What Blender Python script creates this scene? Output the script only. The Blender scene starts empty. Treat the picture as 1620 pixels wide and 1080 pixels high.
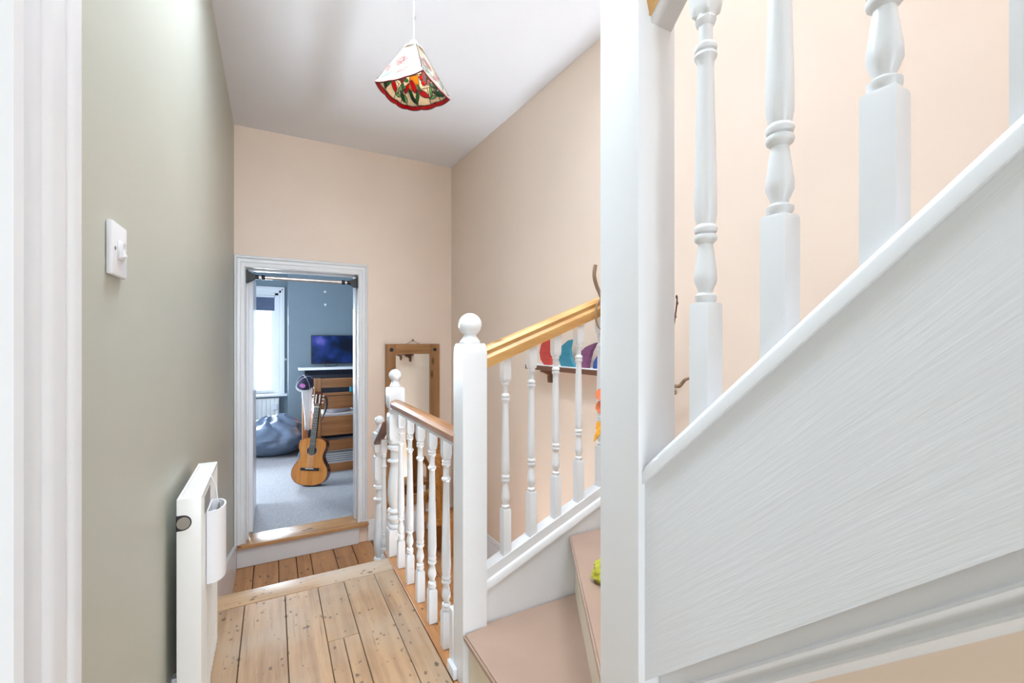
import bpy, bmesh, math, random
from mathutils import Vector, Matrix, noise
random.seed(7)
PI = math.pi
# ---------------------------------------------------------------- camera, sky, light, exposure
scn = bpy.context.scene
COL = scn.collection
TH = math.atan(378/698)
cam_d = bpy.data.cameras.new('camera')
cam_d.sensor_width = 36.0
cam_d.lens = 698/1620*36
cam_d.clip_start = 0.02
cam = bpy.data.objects.new('camera', cam_d); COL.objects.link(cam)
cam.location = (0, 0, 1.25); cam.rotation_euler = (PI/2, 0, -TH)
scn.camera = cam
W = bpy.data.worlds.new('world'); scn.world = W; W.use_nodes = True
bg = W.node_tree.nodes['Background']
bg.inputs['Color'].default_value = (0.93, 0.965, 1.0, 1)
bg.inputs['Strength'].default_value = 1.35
scn.view_settings.view_transform = 'Standard'
scn.view_settings.look = 'None'
scn.view_settings.gamma = 1
scn.view_settings.use_curve_mapping = False
scn.view_settings.exposure = 0.69

def area(name, loc, rot, sx, sy, power, color):
    l = bpy.data.lights.new(name, 'AREA'); l.shape = 'RECTANGLE'; l.size = sx; l.size_y = sy
    l.energy = power; l.color = color
    o = bpy.data.objects.new(name, l); COL.objects.link(o)
    o.location = loc; o.rotation_euler = rot
    return o
# daylight through the bedroom sash window, plus an added unseen fill from the side
area('window_daylight', (-0.40, 8.05, 1.22), (-PI/2, 0, 0), 1.0, 1.6, 160, (0.74, 0.87, 1.0))
area('bedroom_side_fill', (-2.45, 5.6, 1.15), (0, -PI/2, 0), 1.6, 1.4, 90, (0.74, 0.87, 1.0))
# rooflight above the upper flight, and an added unseen fill light behind the photographer
area('rooflight_daylight', (1.08, -0.3, 5.55), (0, 0, 0), 0.9, 2.2, 69, (0.84, 0.93, 1.0))
area('rear_fill_light', (0.25, -5.85, 1.35), (PI/2, 0, 0), 2.2, 2.0, 120, (0.80, 0.91, 1.0))
gl = area('upward_fill_light', (1.28, 1.92, -2.6), (PI, 0, 0), 0.3, 0.7, 40, (0.80, 0.91, 1.0))  # added unseen fill, shining up to brighten the ceiling
gl.data.spread = 2.2
area('landing_top_fill', (0.13, 1.38, 3.32), (0, 0, 0), 0.52, 1.0, 33, (0.80, 0.91, 1.0))  # added fill above the landing, in a ceiling opening out of view
area('side_room_fill', (-2.45, -0.35, 2.15), (0, math.radians(-60), 0), 0.7, 1.2, 11, (0.80, 0.91, 1.0))  # added unseen fill that lights the string from high on the left

# ---------------------------------------------------------------- materials
def srgb(r, g, b):
    f = lambda v: (v/255/12.92) if v/255 <= 0.04045 else ((v/255+0.055)/1.055)**2.4
    return (f(r), f(g), f(b), 1)
def newmat(name):
    m = bpy.data.materials.new(name); m.use_nodes = True
    nt = m.node_tree; return m, nt, nt.nodes['Principled BSDF']
def coords(nt, scale=(1,1,1), rot=(0,0,0), kind='Object'):
    tc = nt.nodes.new('ShaderNodeTexCoord'); mp = nt.nodes.new('ShaderNodeMapping')
    mp.inputs['Scale'].default_value = scale; mp.inputs['Rotation'].default_value = rot
    nt.links.new(tc.outputs[kind], mp.inputs['Vector']); return mp.outputs['Vector']
def noise_n(nt, vec, scale, detail=3, rough=0.5):
    n = nt.nodes.new('ShaderNodeTexNoise'); n.inputs['Scale'].default_value = scale
    n.inputs['Detail'].default_value = detail; n.inputs['Roughness'].default_value = rough
    nt.links.new(vec, n.inputs['Vector']); return n.outputs['Fac']
def ramp(nt, fac, stops):
    r = nt.nodes.new('ShaderNodeValToRGB')
    e = r.color_ramp.elements
    while len(e) < len(stops): e.new(0.5)
    for el, (p, c) in zip(e, stops): el.position = p; el.color = c
    nt.links.new(fac, r.inputs['Fac']); return r.outputs['Color']
def mixc(nt, fac, a, b, mode='MIX'):
    m = nt.nodes.new('ShaderNodeMix'); m.data_type = 'RGBA'; m.blend_type = mode
    for sock, v in ((m.inputs[0], fac), (m.inputs[6], a), (m.inputs[7], b)):
        if hasattr(v, 'is_linked') or hasattr(v, 'links'): nt.links.new(v, sock)
        else: sock.default_value = v
    return m.outputs[2]
def bump(nt, bsdf, h, strength, dist=0.01):
    b = nt.nodes.new('ShaderNodeBump'); b.inputs['Strength'].default_value = strength
    b.inputs['Distance'].default_value = dist
    nt.links.new(h, b.inputs['Height']); nt.links.new(b.outputs['Normal'], bsdf.inputs['Normal'])
def sc(c, k): return (min(1,c[0]*k), min(1,c[1]*k), min(1,c[2]*k), 1)
def plain(name, c, rough=0.5, metal=0.0, var=0.06, nscale=6, bstr=0.0, bscale=60):
    m, nt, b = newmat(name)
    v = coords(nt)
    f = noise_n(nt, v, nscale)
    col = ramp(nt, f, [(0.3, sc(c, 1-var)), (0.7, sc(c, 1+var))])
    nt.links.new(col, b.inputs['Base Color'])
    b.inputs['Roughness'].default_value = rough; b.inputs['Metallic'].default_value = metal
    if bstr: bump(nt, b, noise_n(nt, v, bscale, 4), bstr, 0.004)
    return m
def wood(name, c_dark, c_light, axis, rough=0.45, scale=1.0, knots=0.0, specks=0.0, worn=None):
    m, nt, b = newmat(name)
    s = [22*scale, 22*scale, 22*scale]; s[axis] = 1.3*scale
    v = coords(nt, s)
    oi = nt.nodes.new('ShaderNodeObjectInfo')
    add = nt.nodes.new('ShaderNodeVectorMath'); add.operation = 'ADD'
    mul = nt.nodes.new('ShaderNodeVectorMath'); mul.operation = 'SCALE'; mul.inputs['Scale'].default_value = 37.0
    comb = nt.nodes.new('ShaderNodeCombineXYZ')
    for k in range(3): nt.links.new(oi.outputs['Random'], comb.inputs[k])
    nt.links.new(comb.outputs[0], mul.inputs[0]); nt.links.new(mul.outputs[0], add.inputs[0]); nt.links.new(v, add.inputs[1])
    vv = add.outputs[0]
    f = noise_n(nt, vv, 1.0, 5, 0.6)
    col = ramp(nt, f, [(0.28, c_dark), (0.55, c_light), (0.8, sc(c_light, 1.08))])
    f2 = noise_n(nt, coords(nt, (1,1,1)), 5.0*scale, 3)
    col = mixc(nt, f2, col, ramp(nt, f, [(0.3, c_dark), (0.9, c_light)]))
    tint = nt.nodes.new('ShaderNodeMapRange'); tint.inputs[3].default_value = 0.90; tint.inputs[4].default_value = 1.06
    nt.links.new(oi.outputs['Random'], tint.inputs[0])
    comb2 = nt.nodes.new('ShaderNodeCombineXYZ')
    for k in range(3): nt.links.new(tint.outputs[0], comb2.inputs[k])
    col = mixc(nt, 1.0, col, comb2.outputs[0], 'MULTIPLY')
    if worn is not None:
        fw = noise_n(nt, coords(nt, (1,1,1)), 2.2, 4)
        fr = ramp(nt, fw, [(0.42, (0,0,0,1)), (0.68, (1,1,1,1))])
        col = mixc(nt, fr, col, worn)
    if specks:      # fine dark cracks and saw marks along the grain
        s2 = [90, 90, 90]; s2[axis] = 3.0
        fc = noise_n(nt, coords(nt, s2), 1.0, 3, 0.7)
        col = mixc(nt, ramp(nt, fc, [(0.60, (0,0,0,1)), (0.74, (0.55,0.55,0.55,1))]), col, sc(c_dark, 0.55))
    if knots:
        sk = [7, 7, 7]; sk[axis] = 2.6
        vo = nt.nodes.new('ShaderNodeTexVoronoi'); vo.inputs['Scale'].default_value = knots
        nt.links.new(coords(nt, sk), vo.inputs['Vector'])
        fk = ramp(nt, vo.outputs['Distance'], [(0.06, (1,1,1,1)), (0.16, (0,0,0,1))])
        col = mixc(nt, fk, col, sc(c_dark, 0.45))
    if specks:
        ss = [1, 1, 1]; ss[axis] = 0.62
        vo = nt.nodes.new('ShaderNodeTexVoronoi'); vo.inputs['Scale'].default_value = specks
        vw = nt.nodes.new('ShaderNodeVectorMath'); vw.operation = 'ADD'
        nz = nt.nodes.new('ShaderNodeTexNoise'); nz.inputs['Scale'].default_value = 30
        nt.links.new(coords(nt), nz.inputs['Vector'])
        sv = nt.nodes.new('ShaderNodeVectorMath'); sv.operation = 'SCALE'; sv.inputs['Scale'].default_value = 0.02
        nt.links.new(nz.outputs['Color'], sv.inputs[0])
        nt.links.new(coords(nt, ss), vw.inputs[0]); nt.links.new(sv.outputs[0], vw.inputs[1])
        nt.links.new(vw.outputs[0], vo.inputs['Vector'])
        sz = noise_n(nt, coords(nt), 9.0, 2)
        mm = nt.nodes.new('ShaderNodeMath'); mm.operation = 'SUBTRACT'
        nt.links.new(vo.outputs['Distance'], mm.inputs[0])
        m3 = nt.nodes.new('ShaderNodeMath'); m3.operation = 'MULTIPLY_ADD'
        m3.inputs[1].default_value = 1.0; m3.inputs[2].default_value = -0.455
        nt.links.new(sz, m3.inputs[0]); nt.links.new(m3.outputs[0], mm.inputs[1])
        fk = ramp(nt, mm.outputs[0], [(0.0, (0.72,0.72,0.72,1)), (0.14, (0,0,0,1))])
        col = mixc(nt, fk, col, srgb(62, 48, 40))
    nt.links.new(col, b.inputs['Base Color'])
    b.inputs['Roughness'].default_value = rough
    bump(nt, b, f, 0.12, 0.002)
    return m

M = {}
M['sage'] = plain('sage_wall_paint', srgb(192, 193, 180), 0.42, var=0.02, nscale=2.5, bstr=0.06, bscale=35)
M['peach'] = plain('peach_wall_paint', srgb(245, 226, 209), 0.6, var=0.015, nscale=3, bstr=0.06, bscale=30)
M['ceiling'] = plain('ceiling_paint', srgb(239, 240, 246), 0.7, var=0.012, nscale=2, bstr=0.05, bscale=20)
M['gloss'] = plain('white_gloss_paint', srgb(234, 236, 239), 0.28, var=0.012, nscale=8, bstr=0.05, bscale=45)
M['cream'] = plain('cream_paint', srgb(228, 221, 198), 0.4, var=0.012, nscale=5, bstr=0.05)
M['plastic'] = plain('white_plastic', srgb(238, 239, 243), 0.3, var=0.01)
M['radiator'] = plain('radiator_enamel', srgb(240, 240, 238), 0.28, var=0.01)
M['dark'] = plain('black_plastic', srgb(17, 17, 20), 0.4)
M['grey'] = plain('grey_metal', srgb(150, 144, 136), 0.38, 0.6)
M['chrome'] = plain('chrome', srgb(205, 202, 200), 0.18, 1.0, var=0.02)
M['tread'] = plain('peach_tread_paint', srgb(168, 142, 126), 0.33, var=0.03, nscale=9, bstr=0.08, bscale=70)
M['riser'] = plain('cream_riser_paint', srgb(232, 222, 200), 0.4, var=0.02)
M['blue'] = plain('blue_grey_wall_paint', srgb(124, 140, 150), 0.6, var=0.02)
M['carpet'] = plain('carpet_pile', srgb(174, 174, 178), 0.95, var=0.22, nscale=110, bstr=0.5, bscale=160)
M['fl_board'] = wood('worn_pine_board', srgb(146, 112, 82), srgb(198, 162, 124), 1, 0.42, 1.0, specks=36, worn=srgb(180, 158, 134))
M['fl_nose'] = wood('worn_pine_nosing', srgb(170, 132, 96), srgb(212, 178, 140), 0, 0.4, 1.0, specks=34, worn=srgb(204, 186, 166))
M['fl_orange'] = wood('varnished_pine_board', srgb(160, 106, 62), srgb(206, 150, 98), 1, 0.35, 1.0, specks=30)
M['thresh'] = wood('threshold_pine', srgb(160, 116, 74), srgb(206, 160, 112), 0, 0.3, 1.0, specks=12)
M['pine_x'] = wood('honey_pine_rail', srgb(206, 146, 80), srgb(240, 194, 126), 0, 0.32, 0.7, knots=1.5)
M['pine_y'] = wood('honey_pine_rail_flight', srgb(206, 146, 80), srgb(240, 194, 126), 1, 0.32, 0.7)
M['rail_y'] = wood('brown_handrail', srgb(148, 98, 66), srgb(206, 156, 112), 1, 0.24, 1.0)
M['rail_dark'] = wood('dark_brown_handrail', srgb(92, 56, 42), srgb(128, 84, 62), 1, 0.3, 1.0)
M['mir_z'] = wood('mirror_pine_upright', srgb(140, 96, 58), srgb(186, 138, 90), 2, 0.4, 1.0, knots=1.2)
M['mir_x'] = wood('mirror_pine_rail', srgb(140, 96, 58), srgb(186, 138, 90), 0, 0.4, 1.0, knots=1.2)
M['shelf'] = wood('walnut_shelf', srgb(96, 62, 46), srgb(134, 92, 70), 1, 0.4, 1.0)
M['carved'] = wood('carved_wood', srgb(150, 92, 36), srgb(206, 142, 66), 2, 0.35, 0.8)
M['bed'] = wood('bed_pine_board', srgb(152, 88, 44), srgb(194, 130, 76), 0, 0.35, 0.9)
M['bed_z'] = wood('bed_pine_post', srgb(152, 88, 46), srgb(198, 138, 84), 2, 0.35, 0.9)
M['spruce'] = wood('guitar_spruce', srgb(190, 112, 48), srgb(216, 146, 74), 2, 0.22, 1.4)
M['mahog'] = wood('guitar_mahogany', srgb(70, 34, 22), srgb(104, 54, 34), 2, 0.25, 1.0)
M['ebony'] = plain('ebony', srgb(38, 34, 36), 0.35)
M['bone'] = plain('bone', srgb(232, 226, 210), 0.4)
M['vinyl'] = plain('blue_grey_vinyl', srgb(96, 112, 134), 0.38, var=0.08, nscale=4)
M['duvet'] = plain('pale_blue_bedding', srgb(196, 206, 222), 0.85, var=0.14, nscale=18)
M['teal'] = plain('teal_fabric', srgb(36, 138, 160), 0.8, var=0.12, nscale=9)
M['linen'] = plain('white_linen', srgb(232, 232, 234), 0.85, var=0.05, nscale=10)
M['blind'] = plain('slate_blind_fabric', srgb(92, 106, 132), 0.8)
M['capnavy'] = plain('navy_cotton', srgb(52, 52, 76), 0.85, var=0.25, nscale=30)
M['cappink'] = plain('pink_embroidery', srgb(206, 122, 186), 0.8)
M['fire'] = plain('cast_iron_black', srgb(30, 34, 46), 0.4)
M['twig'] = wood('willow_bark', srgb(110, 84, 62), srgb(176, 146, 116), 2, 0.7, 2.0)
M['twigdk'] = plain('dark_twig', srgb(92, 66, 56), 0.7)
M['tan'] = plain('tan_disc', srgb(196, 156, 122), 0.7)
M['orange'] = plain('orange_paper', srgb(232, 128, 84), 0.7, var=0.2, nscale=60)
M['yellow'] = plain('yellow_paper', srgb(230, 164, 48), 0.7, var=0.2, nscale=60)
M['lime'] = plain('lime_wool', srgb(172, 170, 62), 0.9, var=0.2, nscale=60, bstr=0.5, bscale=90)
M['lead'] = plain('lead_came', srgb(34, 28, 24), 0.5)
M['joint'] = plain('floor_joint_dirt', srgb(58, 44, 36), 0.9)
for nm, c in (('moon_red', (206, 74, 66)), ('moon_teal', (62, 142, 166)), ('moon_purple', (136, 82, 122)), ('moon_blue', (50, 88, 156))):
    M[nm] = plain(nm, srgb(*c), 0.7, var=0.15, nscale=40)

def grain_paint():
    m, nt, b = newmat('white_painted_grain')
    c = srgb(232, 235, 240)
    v = coords(nt, (1, 1, 1), (math.atan(0.937), 0, 0))
    mp = nt.nodes.new('ShaderNodeMapping'); mp.inputs['Scale'].default_value = (30, 3.0, 62)
    nt.links.new(v, mp.inputs['Vector'])
    f = noise_n(nt, mp.outputs['Vector'], 1.0, 4, 0.62)
    b.inputs['Base Color'].default_value = c; b.inputs['Roughness'].default_value = 0.33
    bump(nt, b, f, 0.30, 0.004)
    return m
M['grain'] = grain_paint()
def mirror_mat():
    m, nt, b = newmat('mirror_silver')
    n = noise_n(nt, coords(nt), 3.0)
    col = ramp(nt, n, [(0.2, (0.84,0.86,0.85,1)), (0.8, (0.88,0.89,0.88,1))])
    nt.links.new(col, b.inputs['Base Color']); b.inputs['Metallic'].default_value = 1; b.inputs['Roughness'].default_value = 0.03
    return m
M['mirror'] = mirror_mat()
def glass_mat():
    m, nt, b = newmat('window_glass')
    out = nt.nodes['Material Output']
    t = nt.nodes.new('ShaderNodeBsdfTransparent'); g = nt.nodes.new('ShaderNodeBsdfGlossy'); g.inputs['Roughness'].default_value = 0.02
    fr = nt.nodes.new('ShaderNodeFresnel'); fr.inputs['IOR'].default_value = 1.3
    mx = nt.nodes.new('ShaderNodeMixShader')
    nt.links.new(fr.outputs[0], mx.inputs[0]); nt.links.new(t.outputs[0], mx.inputs[1]); nt.links.new(g.outputs[0], mx.inputs[2])
    nt.links.new(mx.outputs[0], out.inputs[0]); return m
M['glass'] = glass_mat()
def opal(name, c, trans=0.55):
    m, nt, b = newmat(name)
    out = nt.nodes['Material Output']
    f = noise_n(nt, coords(nt), 45.0, 3)
    col = ramp(nt, f, [(0.3, sc(c, 0.82)), (0.75, sc(c, 1.1))])
    d = nt.nodes.new('ShaderNodeBsdfTranslucent'); mx = nt.nodes.new('ShaderNodeMixShader'); mx.inputs[0].default_value = trans
    nt.links.new(col, b.inputs['Base Color']); b.inputs['Roughness'].default_value = 0.15
    nt.links.new(col, d.inputs['Color'])
    nt.links.new(b.outputs[0], mx.inputs[1]); nt.links.new(d.outputs[0], mx.inputs[2]); nt.links.new(mx.outputs[0], out.inputs[0])
    return m
GL = {k: (opal('glass_inner_'+k, srgb(*c)), opal('glass_outer_'+k, srgb(*[v*v/300 for v in o]), 0.06)) for k, c, o in (
    ('red', (206, 20, 26), (226, 188, 184)), ('green', (52, 140, 66), (206, 216, 208)), ('darkgreen', (30, 96, 44), (196, 208, 202)),
    ('lightgreen', (130, 196, 120), (220, 226, 216)), ('cream', (252, 228, 194), (246, 240, 228)), ('amber', (230, 150, 40), (242, 228, 206)), ('rim', (200, 18, 24), (236, 204, 198)))}
def screen_mat():
    m, nt, b = newmat('tv_picture')
    v = coords(nt, (3.2, 3.2, 3.2), (0, 0.7, 0))
    f = noise_n(nt, v, 1.1, 2)
    col = ramp(nt, f, [(0.38, srgb(5, 10, 30)), (0.54, srgb(12, 34, 78)), (0.66, srgb(38, 50, 116)), (0.80, srgb(104, 100, 176))])
    nt.links.new(col, b.inputs['Base Color']); b.inputs['Roughness'].default_value = 0.12
    nt.links.new(col, b.inputs['Emission Color']); b.inputs['Emission Strength'].default_value = 0.3
    return m
M['screen'] = screen_mat()

# ---------------------------------------------------------------- mesh helpers
def empty(name, loc, label=None, cat=None, group=None, rz=0, kind=None):
    o = bpy.data.objects.new(name, None); COL.objects.link(o); o.location = loc; o.rotation_euler = (0, 0, rz)
    o.empty_display_size = 0.05
    tag(o, label, cat, group, kind); return o
def tag(o, label=None, cat=None, group=None, kind=None):
    if label: o['label'] = label
    if cat: o['category'] = cat
    if group: o['group'] = group
    if kind: o['kind'] = kind
    return o
class MB:
    def __init__(s): s.bm = bmesh.new()
    def box(s, x0, x1, y0, y1, z0, z1, bev=0.0, mi=0, seg=1):
        vs = [s.bm.verts.new((x, y, z)) for x in (x0, x1) for y in (y0, y1) for z in (z0, z1)]
        fs = []
        for q in ((0,1,3,2),(4,6,7,5),(0,4,5,1),(2,3,7,6),(0,2,6,4),(1,5,7,3)):
            f = s.bm.faces.new([vs[i] for i in q]); f.material_index = mi; fs.append(f)
        if bev > 0:
            es = list({e for f in fs for e in f.edges})
            bmesh.ops.bevel(s.bm, geom=es, offset=bev, segments=seg, profile=0.6, affect='EDGES')
        return s
    def prism(s, poly, axis, a, b, mi=0, mi2=None):
        """poly of (p,q): axis 0 -> (y,z), 1 -> (x,z), 2 -> (x,y), from a to b along the axis"""
        def P(p, t):
            return {0: (t, p[0], p[1]), 1: (p[0], t, p[1]), 2: (p[0], p[1], t)}[axis]
        A = [s.bm.verts.new(P(p, a)) for p in poly]; B = [s.bm.verts.new(P(p, b)) for p in poly]
        n = len(poly)
        f = s.bm.faces.new(A); f.material_index = mi
        f = s.bm.faces.new(B[::-1]); f.material_index = mi if mi2 is None else mi2
        for i in range(n):
            f = s.bm.faces.new((A[i], B[i], B[(i+1) % n], A[(i+1) % n])); f.material_index = mi
        return s
    def loft(s, rings, closed=True, cap=True, mi=0, smooth=True):
        R = [[s.bm.verts.new(p) for p in r] for r in rings]
        n = len(R[0])
        for a, b in zip(R, R[1:]):
            for i in range(n if closed else n-1):
                f = s.bm.faces.new((a[i], a[(i+1) % n], b[(i+1) % n], b[i])); f.smooth = smooth; f.material_index = mi
        if cap:
            s.bm.faces.new(R[0][::-1]).material_index = mi; s.bm.faces.new(R[-1]).material_index = mi
        return s
    def lathe(s, prof, cx=0, cy=0, n=20, mi=0):
        return s.loft([[(cx+r*math.cos(2*PI*i/n), cy+r*math.sin(2*PI*i/n), z) for i in range(n)] for r, z in prof], mi=mi)
    def tube(s, pts, r, n=6, closed=False, mi=0):
        pts = [Vector(p) for p in pts]; rings = []
        m = len(pts)
        up = Vector((0.31, 0.17, 0.93))
        for i, p in enumerate(pts):
            if closed: t = pts[(i+1) % m]-pts[i-1]
            else: t = pts[min(i+1, m-1)]-pts[max(i-1, 0)]
            t.normalize()
            a = t.cross(up)
            if a.length < 1e-3: a = t.cross(Vector((1, 0, 0)))
            a.normalize(); b = t.cross(a)
            rr = r[i] if isinstance(r, (list, tuple)) else r
            rings.append([p+a*rr*math.cos(2*PI*k/n)+b*rr*math.sin(2*PI*k/n) for k in range(n)])
        if closed: rings.append(rings[0])
        return s.loft(rings, cap=not closed, mi=mi)
    def sweep(s, prof, p0, p1, axis, mi=0, smooth=False):
        """straight sweep of a profile between two points: axis 0 -> profile (y,z), axis 1 -> profile (x,z)"""
        rg = []
        for p in (p0, p1):
            rg.append([(p[0], p[1]+a, p[2]+b) if axis == 0 else (p[0]+a, p[1], p[2]+b) for a, b in prof])
        return s.loft(rg, smooth=smooth, mi=mi)
    def build(s, name, mats, parent=None, merge=True, auto=0.62):
        bmesh.ops.recalc_face_normals(s.bm, faces=s.bm.faces[:])
        me = bpy.data.meshes.new(name); s.bm.to_mesh(me); s.bm.free()
        for m in (mats if isinstance(mats, (list, tuple)) else [mats]): me.materials.append(m)
        o = bpy.data.objects.new(name, me); COL.objects.link(o)
        if parent: o.parent = parent
        if auto: me.set_sharp_from_angle(angle=auto)
        return o
def box(name, mat, parent, x0, x1, y0, y1, z0, z1, bev=0.0, seg=1):
    return MB().box(x0, x1, y0, y1, z0, z1, bev, seg=seg).build(name, mat, parent)
def struct(o): o['kind'] = 'structure'; return o
def copy_tree(o, parent=None):
    c = o.copy(); COL.objects.link(c); c.parent = parent
    for ch in list(o.children): copy_tree(ch, c)
    return c

# ---------------------------------------------------------------- room shell
YW = 3.84                       # doorway wall
CZ = 2.85                       # ceiling
LF = -0.42                      # lower hall floor
BF = -0.25                      # bedroom floor
def xr(y): return 1.444+0.0364*(YW-y)     # right wall runs a touch out of square
struct(MB().box(-0.374, -0.254, 0.662, YW, LF-0.1, CZ).build('wall_left', M['sage']))
struct(MB().prism([(xr(YW), YW), (xr(-2.5), -2.5), (xr(-2.5)+0.12, -2.5), (xr(YW)+0.12, YW)], 2, -2.8, 5.6).build('wall_right', M['peach']))
w = MB()
w.box(-0.254, -0.188, YW, YW+0.14, LF-0.1, CZ); w.box(0.63, xr(YW)+0.12, YW, YW+0.14, LF-0.1, CZ)
w.box(-0.188, 0.63, YW, YW+0.14, 1.81, CZ); w.box(-0.188, 0.63, YW, YW+0.14, LF-0.1, BF-0.03)
struct(w.build('wall_far', M['peach']))
w = MB()
w.box(-1.3, 0.60, -6.0, 0.85, CZ, CZ+0.1); w.box(-1.3, 0.60, 1.91, YW, CZ, CZ+0.1); w.box(-1.3, -0.16, 0.85, 1.91, CZ, CZ+0.1); w.box(0.42, 0.60, 0.85, 1.91, CZ, CZ+0.1)
w.box(-0.20, -0.16, 0.81, 1.95, CZ+0.1, 3.4); w.box(0.42, 0.46, 0.81, 1.95, CZ+0.1, 3.4); w.box(-0.16, 0.42, 0.81, 0.85, CZ+0.1, 3.4); w.box(-0.16, 0.42, 1.91, 1.95, CZ+0.1, 3.4)
w.prism([(0.60, 1.62), (xr(1.62), 1.62), (xr(YW), YW), (0.60, YW)], 2, CZ, CZ+0.1)
w.box(0.60, 2.1, -6.0, -2.5, CZ, CZ+0.1)
struct(w.build('ceiling', M['ceiling']))
# upper stair hall above the opening in the ceiling, with a rooflight
w = MB(); w.box(0.545, 0.60, -2.5, 1.72, CZ+0.1, 5.6); w.box(0.60, xr(1.62), 1.62, 1.72, CZ+0.1, 5.6); w.box(0.60, xr(-2.5), -2.6, -2.5, CZ+0.1, 5.6)
struct(w.build('wall_upper', M['ceiling']))
struct(MB().box(0.50, 0.62, -2.6, 1.72, 5.6, 5.7).box(1.54, 1.80, -2.6, 1.72, 5.6, 5.7).box(0.62, 1.54, 0.8, 1.72, 5.6, 5.7).box(0.62, 1.54, -2.6, -1.4, 5.6, 5.7).build('ceiling', M['ceiling']))
# back part of the landing, behind the photographer, with a wall opened for the added fill light
struct(MB().box(-1.3, 2.1, -6.0, -1.6, -0.12, 0.0).build('floor', M['fl_board']))
struct(MB().box(-1.3, -1.2, -6.0, -1.6, 0, CZ).box(-1.3, -0.374, -1.6, -1.5, 0, CZ).build('wall_back_left', M['sage']))
struct(MB().box(2.0, 2.1, -6.0, -2.5, 0, CZ).box(xr(-2.5), 2.1, -2.6, -2.5, 0, CZ).build('wall_back_right', M['ceiling']))
struct(MB().box(-1.3, -0.85, -6.0, -5.9, 0, CZ).box(1.35, 2.1, -6.0, -5.9, 0, CZ).box(-0.85, 1.35, -6.0, -5.9, 0, 0.35).box(-0.85, 1.35, -6.0, -5.9, 2.35, CZ).build('wall_back', M['ceiling']))

# room through the doorway on the left
struct(MB().box(-2.6, -2.5, -1.5, 0.76, 0, 2.6).box(-2.6, -0.385, 0.662, 0.76, 0, 2.6).build('wall_side_room', M['cream']))
struct(MB().box(-2.6, -0.374, -1.5, 0.76, 2.6, 2.7).build('ceiling', M['ceiling']))
struct(MB().box(-2.6, -0.254, -1.5, 0.662, -0.12, -0.001).build('floor', M['fl_board']))
# landing floor: boards as parts
fl = struct(MB().box(-0.254, 0.64, -1.6, 2.575, -0.12, -0.012).build('floor', M['joint']))
def board(x0, x1, y0, y1, mat, parent=fl, z0=-0.03, z1=0.0, bev=0.0022, g=0.0012):
    return box('floorboard', mat, parent, x0+g, x1-g, y0+g, y1-g, z0, z1+random.uniform(-0.0008, 0), bev)
yb = 2.445
xs = [-0.254, -0.118, 0.052, 0.200, 0.325, 0.478]
for i, (a, b_) in enumerate(zip(xs, xs[1:])):
    if i == 3:
        board(a, b_, 1.98, yb, M['fl_board']); board(a, a+0.062, 0.2, 1.98, M['fl_board']); board(a+0.062, b_, 0.2, 1.98, M['fl_board']); board(a, b_, -1.6, 0.2, M['fl_board'])
    else:
        board(a, b_, -1.6, yb, M['fl_board'])
board(0.478, 0.583, -1.6, yb, M['fl_board'])
nb = MB().box(-0.254, 0.585, yb+0.0012, 2.59, -0.03, 0.0, 0.008, seg=2).build('floorboard', M['fl_nose'], fl)
board(0.585, 0.66, 0.72, 2.70, M['fl_orange'], z1=-0.003)
# steps down from the landing
st = struct(MB().box(-0.254, 0.64, 2.53, 2.556, LF, -0.03).build('trim_1', M['gloss']))
MB().box(-0.254, 0.62, 2.556, 2.84, -0.235, -0.21, 0.006).build('tread', M['fl_nose'], st)
MB().box(-0.254, 0.62, 2.80, 2.82, LF, -0.235).build('riser', M['gloss'], st)
MB().box(0.62, 0.66, 1.56, 2.97, LF, -0.034).build('side_panel', M['gloss'], st)
# lower hall floor
fl2 = struct(MB().box(-0.254, 0.66, 1.3, YW, LF-0.1, LF-0.012).box(0.66, 1.56, 2.35, YW, LF-0.1, LF-0.012).build('floor', M['joint']))
struct(MB().box(0.62, 0.66, 1.5, 2.35, -2.8, LF-0.1).box(0.66, 1.56, 2.35, 2.39, -2.8, LF-0.1).box(0.66, 1.56, 1.46, 1.50, -2.8, LF).build('wall_light_shaft', M['peach']))  # shaft walls added around the opening for the upward fill
x = -0.254
for wd in (0.13, 0.16, 0.12, 0.10, 0.17, 0.14, 0.16, 0.15, 0.17, 0.15, 0.16, 0.16):
    if x < 1.52: board(x, min(x+wd, 1.53), 2.35 if x > 0.6 else 1.5, YW-0.002, M['fl_orange'], fl2, LF-0.03, LF, g=0.002)
    x += wd
# bedroom shell
struct(MB().box(-1.5, 2.7, YW+0.16, 7.9, BF-0.1, BF).build('floor', M['carpet']))
struct(MB().box(-1.62, -1.5, YW+0.14, 4.8, BF-0.1, 2.6).box(-1.62, -1.5, 6.4, 7.9, BF-0.1, 2.6).box(-1.62, -1.5, 4.8, 6.4, BF-0.1, 0.45).box(-1.62, -1.5, 4.8, 6.4, 1.9, 2.6).build('wall_bedroom_left', M['blue']))
struct(MB().box(2.7, 2.8, YW+0.14, 8.0, BF-0.1, 2.6).build('wall_bedroom_right', M['blue']))
struct(MB().box(-1.5, -0.254, YW+0.14, YW+0.16, BF-0.1, 2.6).box(0.66, 2.7, YW+0.14, YW+0.16, BF-0.1, 2.6).box(-0.254, 0.66, YW+0.14, YW+0.16, 1.81, 2.6).build('wall_bedroom_near', M['blue']))
struct(MB().box(-1.62, 2.8, YW+0.14, 8.1, 2.6, 2.7).build('ceiling', M['ceiling']))
WX0, WX1, WZ0, WZ1 = -0.97, 0.075, 0.44, 2.0
w = MB(); w.box(-1.62, WX0, 7.8, 7.95, BF-0.1, 2.6); w.box(WX1, 2.8, 7.8, 7.95, BF-0.1, 2.6)
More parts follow.
